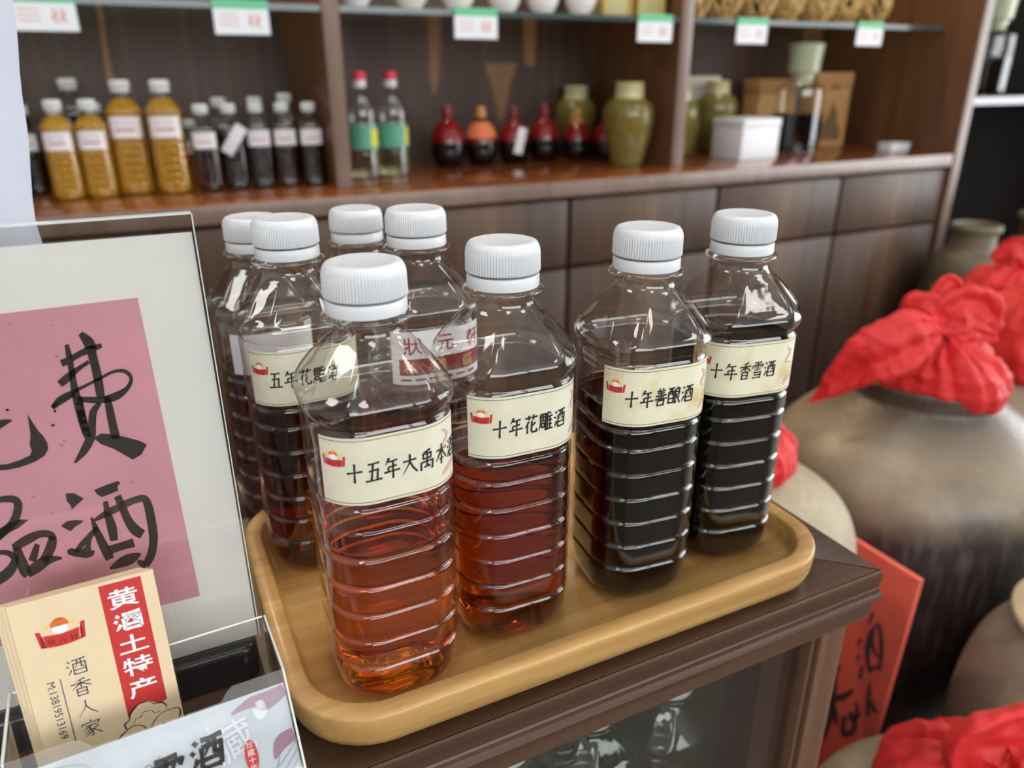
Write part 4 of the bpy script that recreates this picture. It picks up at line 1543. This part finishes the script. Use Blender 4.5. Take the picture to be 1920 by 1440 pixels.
t = jar('open grey-olive wine jar with thick rim before the dark shelving', (2.285, 1.445, 0),
        [(.08, .0), (.09, .02), (.115, .16), (.126, .30), (.120, .40), (.095, .455), (.068, .475), (.062, .525), (.070, .530), (.072, .545), (.066, .550), (.058, .545), (.054, .49)], CLAY_OLIVE)
t = jar('farthest grey wine jar at the right edge behind the open rimmed jar', (2.66, 1.43, 0),
        [(.10, .0), (.12, .02), (.155, .16), (.17, .30), (.155, .40), (.12, .46), (.10, .48), (.096, .525), (.106, .53), (.106, .55), (.095, .552)], CLAY_OLIVE)

t = jar('tan wine jar with red cloth just behind the tray right corner', (.535, .520, 0),
        [(.055, .0), (.062, .01), (.060, .12), (.066, .28), (.084, .38), (.104, .44), (.116, .49), (.113, .528), (.098, .558), (.070, .580), (.048, .590), (.042, .594), (.043, .605), (.036, .608)], CLAY_TAN)
cloth_bundle(t, .592, .046, .06, V(.000, .01, .650), 31, [], [([V(.005, .01, .642), V(.010, .01, .658), V(.02, .0, .65)], [.02, .03, .01], [.01, .016, .006])])

t = jar('low tan wine jar with red cloth and a black wire loop, bottom right', (.582, .252, 0),
        [(.085, .0), (.10, .01), (.128, .12), (.140, .22), (.135, .29), (.110, .335), (.078, .356), (.070, .362), (.072, .38), (.06, .385)], CLAY_TAN)
cloth_bundle(t, .358, .080, .1, V(.03, .01, .422), 41,
             [([V(.02, .03, .428), V(.07, .04, .42), V(.12, .05, .39)], [.04, .08, .05], [.03, .04, .02])],
             [([V(.01, .01, .418), V(-.01, .01, .440), V(.03, .0, .450), V(.06, .0, .435)], [.03, .06, .06, .03], [.02, .03, .03, .01])])
m = MB()
c0 = V(-.085, .03, .362)
m.tube(smoothpath([V(-.070, .040, .366), V(-.088, .052, .372), (V(-.108, .050, .382)), V(-.112, .040, .398), V(-.098, .034, .402), V(-.082, .034, .388), V(-.068, .036, .372)], 8), .0012, 6)
m.tube(smoothpath([V(-.066, .030, .375), V(-.078, .02, .392), V(-.080, .01, .408), V(-.074, .0, .412)], 8), .0012, 6)
m.build('wire_tie', STRING, t)

t = jar('grey wine jar with pale lid disc at the lower right edge', (.865, .285, 0),
        [(.09, .0), (.105, .01), (.128, .12), (.138, .24), (.134, .33), (.118, .385), (.088, .415), (.078, .42)], CLAY_GREY)
m = MB(); m.lathe([(.05, .420), (.100, .421), (.1045, .424), (.1045, .430), (.100, .434), (.04, .446)], 60)
m.build('lid', RIM_CLAY, t)

# red paper board with brush writing, leaning on the large jar
PX = .700
t = thing('red_plaque', 'red paper board with black brush writing leaning on the large dark jar', 'plaque', (0, 0, 0))
pn = Vector((1, 0, -.055)).normalized()
pp = Vector((PX, .45, .46))
def plq(y, z, d=0):
    x = PX + (z - .46) * .055
    return (x - d, y, z)
m = MB()
m.loft([[plq(.414, .001), plq(.66, .001), plq(.66, .462), plq(.414, .462)], [plq(.414, .001, -.006), plq(.66, .001, -.006), plq(.66, .462, -.006), plq(.414, .462, -.006)]])
m.build('board', RED_BOARD, t, smooth=False)
fl = Flat()
Cc = lambda *pts: [(1480 + x / 3.35, 1000 + y / 3.35) for x, y in pts]
fl.stroke(Cc((560, 560), (575, 650), (578, 760), (565, 860)), [5, 8, 8, 6])
fl.stroke(Cc((515, 600), (490, 700), (492, 800), (510, 880)), [6, 8, 8, 6])
fl.stroke(Cc((545, 570), (520, 660), (535, 740), (560, 780)), [5, 6, 6, 5])
fl.stroke(Cc((500, 860), (535, 845), (575, 830)), [7, 6, 5])
fl.stroke(Cc((520, 660), (500, 740), (498, 790)), [5, 6, 4])
fl.stroke(Cc((450, 665), (425, 700)), [7, 4])
fl.stroke(Cc((440, 765), (422, 800)), [7, 4])
fl.stroke(Cc((460, 830), (440, 915)), [5, 8])
fl.stroke(Cc((525, 500), (500, 570)), [6, 4])
fl.stroke(Cc((265, 640), (270, 760)), [8, 4])
fl.stroke(Cc((335, 600), (315, 670)), [5, 4])
fl.stroke(Cc((280, 840), (275, 960), (270, 1080), (250, 1180), (215, 1290)), [14, 12, 12, 10, 5])
fl.stroke(Cc((260, 845), (285, 870), (315, 830)), [8, 8, 6])
fl.stroke(Cc((270, 1040), (340, 1025), (400, 985)), [10, 12, 6])
fl.stroke(Cc((275, 1080), (290, 1150), (292, 1200)), [9, 10, 6])
fl.stroke(Cc((265, 1060), (225, 1100)), [9, 5])
fl.stroke(Cc((505, 940), (495, 1050), (495, 1150)), [5, 8, 7])
fl.stroke(Cc((505, 1060), (535, 1110), (540, 1130)), [5, 8, 7])
fl.stroke(Cc((500, 1090), (530, 1050)), [6, 4])
fl.stroke(Cc((345, 1150), (335, 1220), (345, 1260), (400, 1240), (405, 1180), (365, 1150)), [9, 10, 10, 10, 9, 8])
fl.stroke(Cc((420, 1060), (425, 1130), (400, 1200)), [5, 8, 7])
fl.stroke(Cc((380, 1120), (410, 1160), (445, 1130)), [7, 8, 5])
fl.build('brush_lettering', [PLAQUE_INK], t, lambda x, y: at(x, y, Vector(pp) - pn * .0006, pn))

# ------------------------------------------------------------------ goods on the worktop
WT = CT + .0004
bl = sheet_on_wall(-.0245, .0245, .0900, .1225, .0004, 0, 20, 2).mesh('label', LABEL_WHITE)
def bar_mesh():
    f = Flat()
    for i in range(8):
        a, b2 = -.014 + .0035 * i, -.014 + .0035 * (i + 1)
        f.poly([(a, .1010), (b2, .1010), (b2, .1042), (a, .1042)], 0)
    for i, ch in enumerate('状元轩'):
        f.font(ch, -.010 + .010 * i, .1130, .0075, 1, ctr=True)
    o = f.build('label_print', [plain('brown_red_print', srgb(176, 92, 80), .6), plain('lilac_print', srgb(170, 166, 178), .6)], None, lambda s, z: on_wall(s, z, .0008))
    me = o.data
    bpy.data.objects.remove(o)
    return me
BAR = bar_mesh()
LQ_Y = build_liquid(.1490, LIQ['yellow'])
LQ_K = build_liquid(.1240, LIQ['black'])
LQ_KR = build_liquid(.1200, LIQ['deep_red'])
LQ_O = build_liquid(.1240, LIQ['amber'])


def goods_bottle(label, xy, liq, scale, rot=0, lab=True, group=None, lz=0):
    b = bottle(label, (xy[0], xy[1], WT), rot, liq, scale, group, 'wine_bottle')
    if lab:
        o = put('label', bl, b)
        put('label_print', BAR, o)
    return b


YG, DG = 'yellow wine bottles on the worktop', 'dark wine bottles on the worktop'
rv = R_(-6)
goods_bottle('small yellow wine bottle nearest the white board, front row', (-.116, 1.80, 0), LQ_Y, 1.07, rv, True, YG)
goods_bottle('small yellow wine bottle, second from the white board', (-.056, 1.80, 0), LQ_Y, 1.07, rv, True, YG)
goods_bottle('tall yellow wine bottle left of the other tall one', (.009, 1.823, 0), LQ_Y, (1.26, 1.26, 1.27), rv, True, YG)
goods_bottle('tall yellow wine bottle beside the dark bottles', (.082, 1.80, 0), LQ_Y, (1.26, 1.26, 1.27), rv, True, YG)
dk = [((.152, 1.79), 1.0, LQ_KR, 'dark wine bottle with cream label right of the tall yellow bottles'), ((.2085, 1.80), 1.0, LQ_K, 'dark wine bottle with a tilted white hang tag'),
      ((.2645, 1.80), 1.0, LQ_K, 'dark wine bottle right of the tagged one'), ((.3200, 1.80), 1.0, LQ_KR, 'dark wine bottle second from the upright'), ((.3755, 1.79), 1.0, LQ_K, 'dark wine bottle nearest the upright')]
for i, ((x, y), s, l, n_) in enumerate(dk):
    b = goods_bottle(n_, (x, y), l, s, rv, i != 1, DG)
    if i == 1:
        m = MB(); m.box(-.0125, .0125, -.0006, .0006, -.0330, .0330)
        o = m.build('hang_tag', LABEL_WHITE, b, bevel=.0003)
        o.location = Vector((.004, -.032, .105)) * S
        o.rotation_euler = (.15, R_(35), 0)
bk = [((-.182, 1.90), 1.0, 'dark wine bottle half hidden by the white board'), ((-.215, 2.06), 1.28, 'tall dark wine bottle in the back row near the white board'), ((-.095, 2.085), 1.28, 'tall dark wine bottle in the back row behind the small yellow ones'),
      ((-.122, 1.92), 1.0, 'dark wine bottle just behind the small yellow bottles'), ((-.050, 1.96), 1.0, 'dark wine bottle behind the gap of the yellow bottles'),
      ((.205, 1.93), 1.05, 'back row dark bottle behind the cream labelled one'), ((.285, 1.94), 1.05, 'back row dark bottle behind the tagged one'), ((.352, 1.93), 1.09, 'back row dark bottle next to the upright')]
for (x, y), s, n_ in bk:
    goods_bottle(n_, (x, y), LQ_K, s, rv, s < 1.02, 'dark wine bottles in the back row')
goods_bottle('little amber bottle between tall yellow and dark bottles', (.135, 1.90), LQ_O, .80, rv, True, DG)

# two water-clear bottles with red caps
t = thing('vinegar_bottle', 'clear bottle with red cap and green label next to the upright', 'bottle', (.512, 1.85, WT), rv, 'red capped bottles', .96)
m = MB()
wp = [(.028, .0), (.0355, .002), (.037, .012), (.0365, .060), (.037, .064), (.037, .128), (.0365, .133), (.037, .150), (.034, .170), (.024, .195), (.0150, .210), (.0135, .214), (.0135, .226)]
m.lathe([(p[0], p[1]) for p in smoothpath(wp, 4)], 40, cap1=False)
m.build('bottle_body', PET, t)
m = MB(); m.lathe([(.026, .002), (.0345, .004), (.0360, .014), (.0357, .070), (.0357, .078)], 40); m.build('vinegar', LIQ['pale'], t)
m = MB(); m.lathe([(.0374, .072), (.0374, .126)], 40, cap0=False, cap1=False)
for i in range(11):
    a0, a1 = R_(-68 + i * 3.5), R_(-68 + (i + 1) * 3.5)
    m.add([(.0378 * math.cos(a0), .0378 * math.sin(a0), .078), (.0378 * math.cos(a1), .0378 * math.sin(a1), .078), (.0378 * math.cos(a1), .0378 * math.sin(a1), .120), (.0378 * math.cos(a0), .0378 * math.sin(a0), .120)], [(0, 1, 2, 3)], 1)
m.build('label', [GREEN_LABEL, YELLOW_LABEL], t)
m = MB(); m.lathe([(.0142, .214), (.0160, .215), (.0160, .230), (.0142, .2305)], 32); m.build('neck_ring', WHITE_CAP, t)
m = MB(); m.lathe([(.0158, .2305), (.0170, .232), (.0168, .246), (.0150, .2495), (.006, .2505)], 32); m.build('cap', RED_CAP, t)
dup(t, (.590, 1.86, WT), R_(10), 'clear bottle with red cap and green label, farther from the upright')

# red gourd jars
gp = [(.022, .0), (.030, .002), (.041, .020), (.0445, .045), (.043, .068), (.036, .090), (.025, .105), (.0150, .114), (.0125, .119), (.0130, .124)]
gm = MB(); gm.lathe([(p[0], p[1]) for p in smoothpath(gp, 5)], 44)
GM = gm.mesh('jar_body', RED_GLAZE)
sm_ = MB(); sm_.lathe([(.010, .124), (.0140, .1245), (.0155, .131), (.0120, .140), (.0125, .146), (.006, .152)], 24)
SMESH = sm_.mesh('stopper', plain('dark_red_stopper', srgb(120, 30, 34), .4))
SMESH2 = sm_.mesh('stopper', GOLD_CORD)
names = ['leftmost red and black gourd jar, dark stopper', 'red gourd jar with an orange paper collar', 'red gourd jar with a white hang tag', 'red gourd jar with dark stopper right of the tagged one', 'red gourd jar with gold cord round its neck', 'rightmost red gourd jar beside the olive jars']
gx = [(.788, 2.0), (.887, 2.0), (.988, 2.0), (1.090, 2.01), (1.187, 1.99), (1.264, 1.952)]
for i, (x, y) in enumerate(gx):
    t = thing('gourd_jar', names[i], 'jar', (x, y, WT), i * .7, 'red gourd jars on the worktop', [1.06, 1.0, 1.0, 1.02, .93, .88][i])
    put('jar_body', GM, t)
    put('stopper', SMESH2 if i in (1, 4) else SMESH, t)
    if i == 1:
        m = MB(); m.lathe([(.0425, .072), (.0375, .090), (.0262, .106), (.020, .112)], 36, cap0=False, cap1=False); m.build('paper_collar', ORANGE_PAPER, t)
    if i == 4:
        m = MB()
        for k in range(4):
            m.lathe([(.0235 - .002 * k, .1085 + .004 * k), (.0265 - .003 * k, .1105 + .004 * k), (.0235 - .002 * k, .1125 + .004 * k)], 28, cap0=False, cap1=False)
        m.build('neck_cord', GOLD_CORD, t)
    if i == 2:
        t.rotation_euler = (0, 0, 0)
        m = MB(); m.box(-.013, .013, -.0008, .0008, -.035, .035)
        o = m.build('hang_tag', LABEL_WHITE, t, bevel=.0004); o.location = Vector((-.004, -.0485, .062)) * S; o.rotation_euler = (0, R_(14), 0)

# olive glazed jars
op = [(.030, .0), (.042, .002), (.050, .030), (.062, .080), (.0675, .120), (.064, .150), (.050, .168), (.040, .173)]
om = MB(); om.lathe([(p[0], p[1]) for p in smoothpath(op, 5)], 48)
for zz in (.100, .125):
    om.lathe([(.0655 if zz < .11 else .0678, zz - .0015), (.0670 if zz < .11 else .0690, zz), (.0655 if zz < .11 else .0678, zz + .0015)], 48, cap0=False, cap1=False)
OM = om.mesh('jar_body', GREEN_GLAZE)
nm_ = MB(); nm_.lathe([(.040, .172), (.038, .178), (.037, .205), (.039, .209), (.036, .212), (.030, .211), (.028, .19)], 40)
NM = nm_.mesh('neck', CREAM_NECK)
for (x, y, s, lab, gr) in ((1.322, 1.875, 1.0, 'olive glazed jar with pale neck left of the second upright', 1), (1.240, 2.09, .94, 'olive jar in shadow behind the rightmost red gourd jar', 1),
                           (1.50, 1.93, .92, 'olive glazed jar right of the second upright', 1), (1.590, 2.00, .62, 'small olive jar between two larger olive jars', 1), (1.72, 2.02, 1.0, 'olive jar rising behind the front white box', 1)):
    if x == 1.322:
        x = 1.235; y = 1.80
    t = thing('olive_jar', lab, 'jar', (x, y, WT), 0, 'olive jars on the worktop', s)
    put('jar_body', OM, t)
    put('neck', NM, t)

# boxes
def carton(name, label, x0, x1, y0, y1, h, mat, rot=0, lidmat=None):
    t = thing(name, label, 'box', ((x0 + x1) / 2, (y0 + y1) / 2, WT), rot)
    w, d = (x1 - x0) / 2, (y1 - y0) / 2
    m = MB(); m.box(-w, w, -d, d, 0, h * .8); m.build('box_base', mat, t, bevel=.002)
    m = MB(); m.box(-w - .002, w + .002, -d - .002, d + .002, h * .8 + .0005, h); m.build('box_lid', lidmat or mat, t, bevel=.002)
    return t


carton('gift_box', 'front white box on the worktop beneath an olive jar mouth', 1.585, 1.735, 1.745, 1.865, .112, WHITE_BOX, R_(4))
carton('gift_box', 'large white box at the back with orange edged lid', 1.58, 1.80, 2.105, 2.155, .225, WHITE_BOX, 0, plain('pale_orange_white', srgb(222, 206, 196), .5))
carton('gift_box', 'kraft box behind the big glass jar', 1.90, 2.06, 2.02, 2.10, .215, CARDBOARD, R_(0))
t = carton('gift_box', 'kraft box printed with a mountain picture beside the glass jar', 2.10, 2.245, 1.96, 2.04, .235, CARDBOARD, R_(-6))
fl = Flat()
fl.poly([(-.05, .02), (.05, .02), (.045, .06), (.03, .075), (.025, .11), (.012, .125), (.008, .15), (-.004, .125), (-.012, .10), (-.03, .08), (-.04, .05)], 0)
fl.stroke([(-.02, .18), (0, .19), (.025, .185)], [.004, .012, .004], 0)
fl.build('mountain_print', [KRAFT_ART], t, lambda u, v: (u, -.0431, v))
carton('small_box', 'small flat white box on the right end of the worktop', 2.185, 2.275, 1.715, 1.765, .026, WHITE_BOX, R_(3))

# big stoppered glass jar
def glass_jar(label, loc, s, group):
    t = thing('glass_jar', label, 'jar', loc, 0, group, s)
    m = MB(); m.lathe([(p[0], p[1]) for p in smoothpath([(.05, .0), (.070, .002), (.075, .012), (.075, .170), (.070, .195), (.050, .215), (.040, .222), (.040, .235), (.047, .240)], 4)], 48, cap1=False)
    m.build('jar_body', PET, t)
    m = MB(); m.lathe([(.06, .004), (.0725, .010), (.0735, .016), (.0735, .120)], 48); m.build('wine', LIQ['black'], t)
    m = MB(); m.lathe([(.030, .205), (.036, .24), (.047, .2405), (.050, .285), (.054, .315), (.054, .322), (.03, .326)], 40); m.build('stopper', plain('pale_glass_stopper', srgb(184, 190, 160), .12) if 'pale_glass_stopper' not in MATS else MATS['pale_glass_stopper'], t)
    return t


glass_jar('big stoppered glass jar of dark wine on the worktop', (1.915, 1.86, WT), .98, 'stoppered glass jars')
glass_jar('stoppered glass jar of dark wine on the dark shelving, next to the cabinet', (2.46, 1.76, .9052), .98, 'stoppered glass jars')
glass_jar('stoppered glass jar of dark wine at the top right corner', (2.70, 1.80, .9052), .98, 'stoppered glass jars')

# ------------------------------------------------------------------ goods on the glass shelf
bp = [(.020, .0), (.030, .001), (.033, .006), (.048, .030), (.056, .060), (.058, .075), (.055, .0755), (.052, .06), (.044, .03), (.02, .012)]
t0 = None
for i, (px, lab) in enumerate(((666, 'white porcelain bowl nearest the first upright on the glass shelf'), (770, 'second white porcelain bowl from the first upright'), (858, 'white porcelain bowl just above the middle price tag'),
                               (945, 'white porcelain bowl right of the middle price tag'), (1017, 'white porcelain bowl, second from the yellow boxes'), (1088, 'white porcelain bowl beside the yellow boxes'))):
    p = at(px, 10, (0, 1.80, 0), (0, 1, 0))
    if t0 is None:
        t0 = thing('bowl', lab, 'bowl', (p.x, 1.80, SH + .0004), 0, 'white bowls on the glass shelf', .74)
        m = MB(); m.lathe([(q[0] * 1.0, q[1]) for q in smoothpath(bp, 4)], 40); m.build('bowl_body', WHITE_GLAZE, t0)
        m = MB(); m.lathe([(.0535, .0505), (.0542, .0525), (.0550, .0545)], 40, cap0=False, cap1=False); m.build('blue_band', plain('blue_band', srgb(90, 110, 150), .3), t0)
    else:
        dup(t0, (p.x, 1.80, SH + .0004), None, lab)
for i, (px, lab) in enumerate(((1150, 'yellow framed box on the glass shelf next to the bowls'), (1212, 'yellow framed box on the glass shelf near the second upright'))):
    p = at(px, 20, (0, 1.78, 0), (0, 1, 0))
    t = thing('glass_box', lab, 'box', (p.x, 1.79, SH + .0004), R_(-4), 'yellow boxes on the glass shelf')
    m = MB(); m.box(-.036, .036, -.03, .03, .004, .12); m.build('box_body', plain('pale_yellow_box', srgb(190, 180, 130), .3) if i == 0 else MATS['pale_yellow_box'], t, bevel=.002)
    m = MB()
    for sx in (-.036, .036):
        for sy in (-.03, .03):
            m.box(sx - .004, sx + .004, sy - .004, sy + .004, 0, .124)
    m.box(-.04, .04, -.034, .034, 0, .004)
    m.build('frame', plain('gold_frame', srgb(190, 160, 70), .3) if i == 0 else MATS['gold_frame'], t)

# rattan wrapped bottles lying in a row
def rattan_mesh(seed):
    m = MB()
    rnd = random.Random(seed)
    for k in range(58):
        a = rnd.uniform(0, 6.28)
        dr = rnd.choice((-1, 1)) * rnd.uniform(.6, 2.2)
        pts = []
        for i in range(13):
            z = i / 12
            r = .050 * math.sin(math.pi * (.10 + .82 * z)) ** .7 + .005 * rnd.random()
            th = a + dr * z
            pts.append((r * math.cos(th), r * math.sin(th), .004 + .130 * z))
        m.tube(pts, rnd.uniform(.0022, .0042), 5)
    m.lathe([(.018, .003), (.034, .014), (.043, .06), (.036, .115), (.013, .130)], 24, mi=1)
    return m.mesh('woven_wrap', [RATTAN, RATTAN_DARK])


RM = [rattan_mesh(1), rattan_mesh(2)]
nk = MB(); nk.lathe([(.016, .128), (.016, .155), (.019, .157), (.019, .166), (.012, .168)], 20)
NK = nk.mesh('neck', GOLD_CORD)
rl = ['rattan wrapped bottle next to the second upright on the glass shelf', 'second rattan wrapped bottle from the second upright', 'third rattan wrapped bottle from the second upright', 'rattan wrapped bottle in the middle of its row',
      'third rattan wrapped bottle from the right end of the row', 'second rattan wrapped bottle from the right end of the row', 'last rattan wrapped bottle at the right end of the row']
for i in range(7):
    x = 1.412 + .113 * i
    t = thing('rattan_bottle', rl[i], 'bottle', (x, 1.79 + .008 * (i % 2), SH + .0002), .9 * i, 'rattan bottles on the glass shelf', .91)
    put('woven_wrap', RM[i % 2], t)
    put('neck', NK, t)

# price tags clipped to the glass shelf
tags = [((78, 8), 'price tag at the top left near the white board'), ((451, 20), 'price tag above the tagged dark bottle'), ((892, 34), 'price tag under the white bowls'), ((1228, 46), 'price tag left of the second upright'),
        ((1410, 53), 'price tag under the left rattan bottles'), ((1630, 64), 'price tag under the right rattan bottles')]
TM = [WHITE_BOX, GREEN_TAG, plain('faded_red_print', srgb(214, 150, 140), .6)]
for i, ((px, py), lab) in enumerate(tags):
    p = at(px, py, (0, UY + .003, 0), (0, 1, 0))
    t = thing('price_tag', 'white and green ' + lab, 'price tag', (p.x, UY + .004, 1.107), 0, 'price tags on the glass shelves')
    w = .052
    m = MB(); m.box(-w, w, -.0035, -.0015, -.058, -.0125, 0); m.box(-w, w, -.0036, -.0014, -.0125, .004, 1)
    m.build('tag_card', TM, t)
    m = MB(); m.box(-w, w, -.0015, .0018, -.002, .004); m.build('clip', TM[1], t)
    fl = Flat()
    for k in range(2):
        fl.stroke([(.014 + k * .013, -.022), (.020 + k * .013, -.030), (.014 + k * .013, -.036), (.022 + k * .013, -.044)], [.004, .005, .005, .004], 2)
    for k in range(3):
        fl.poly([(-.042, -.022 - .009 * k), (-.006, -.022 - .009 * k), (-.006, -.024 - .009 * k), (-.042, -.024 - .009 * k)], 2)
    fl.build('price_print', TM, t, lambda u, v: (u, -.0038, v))
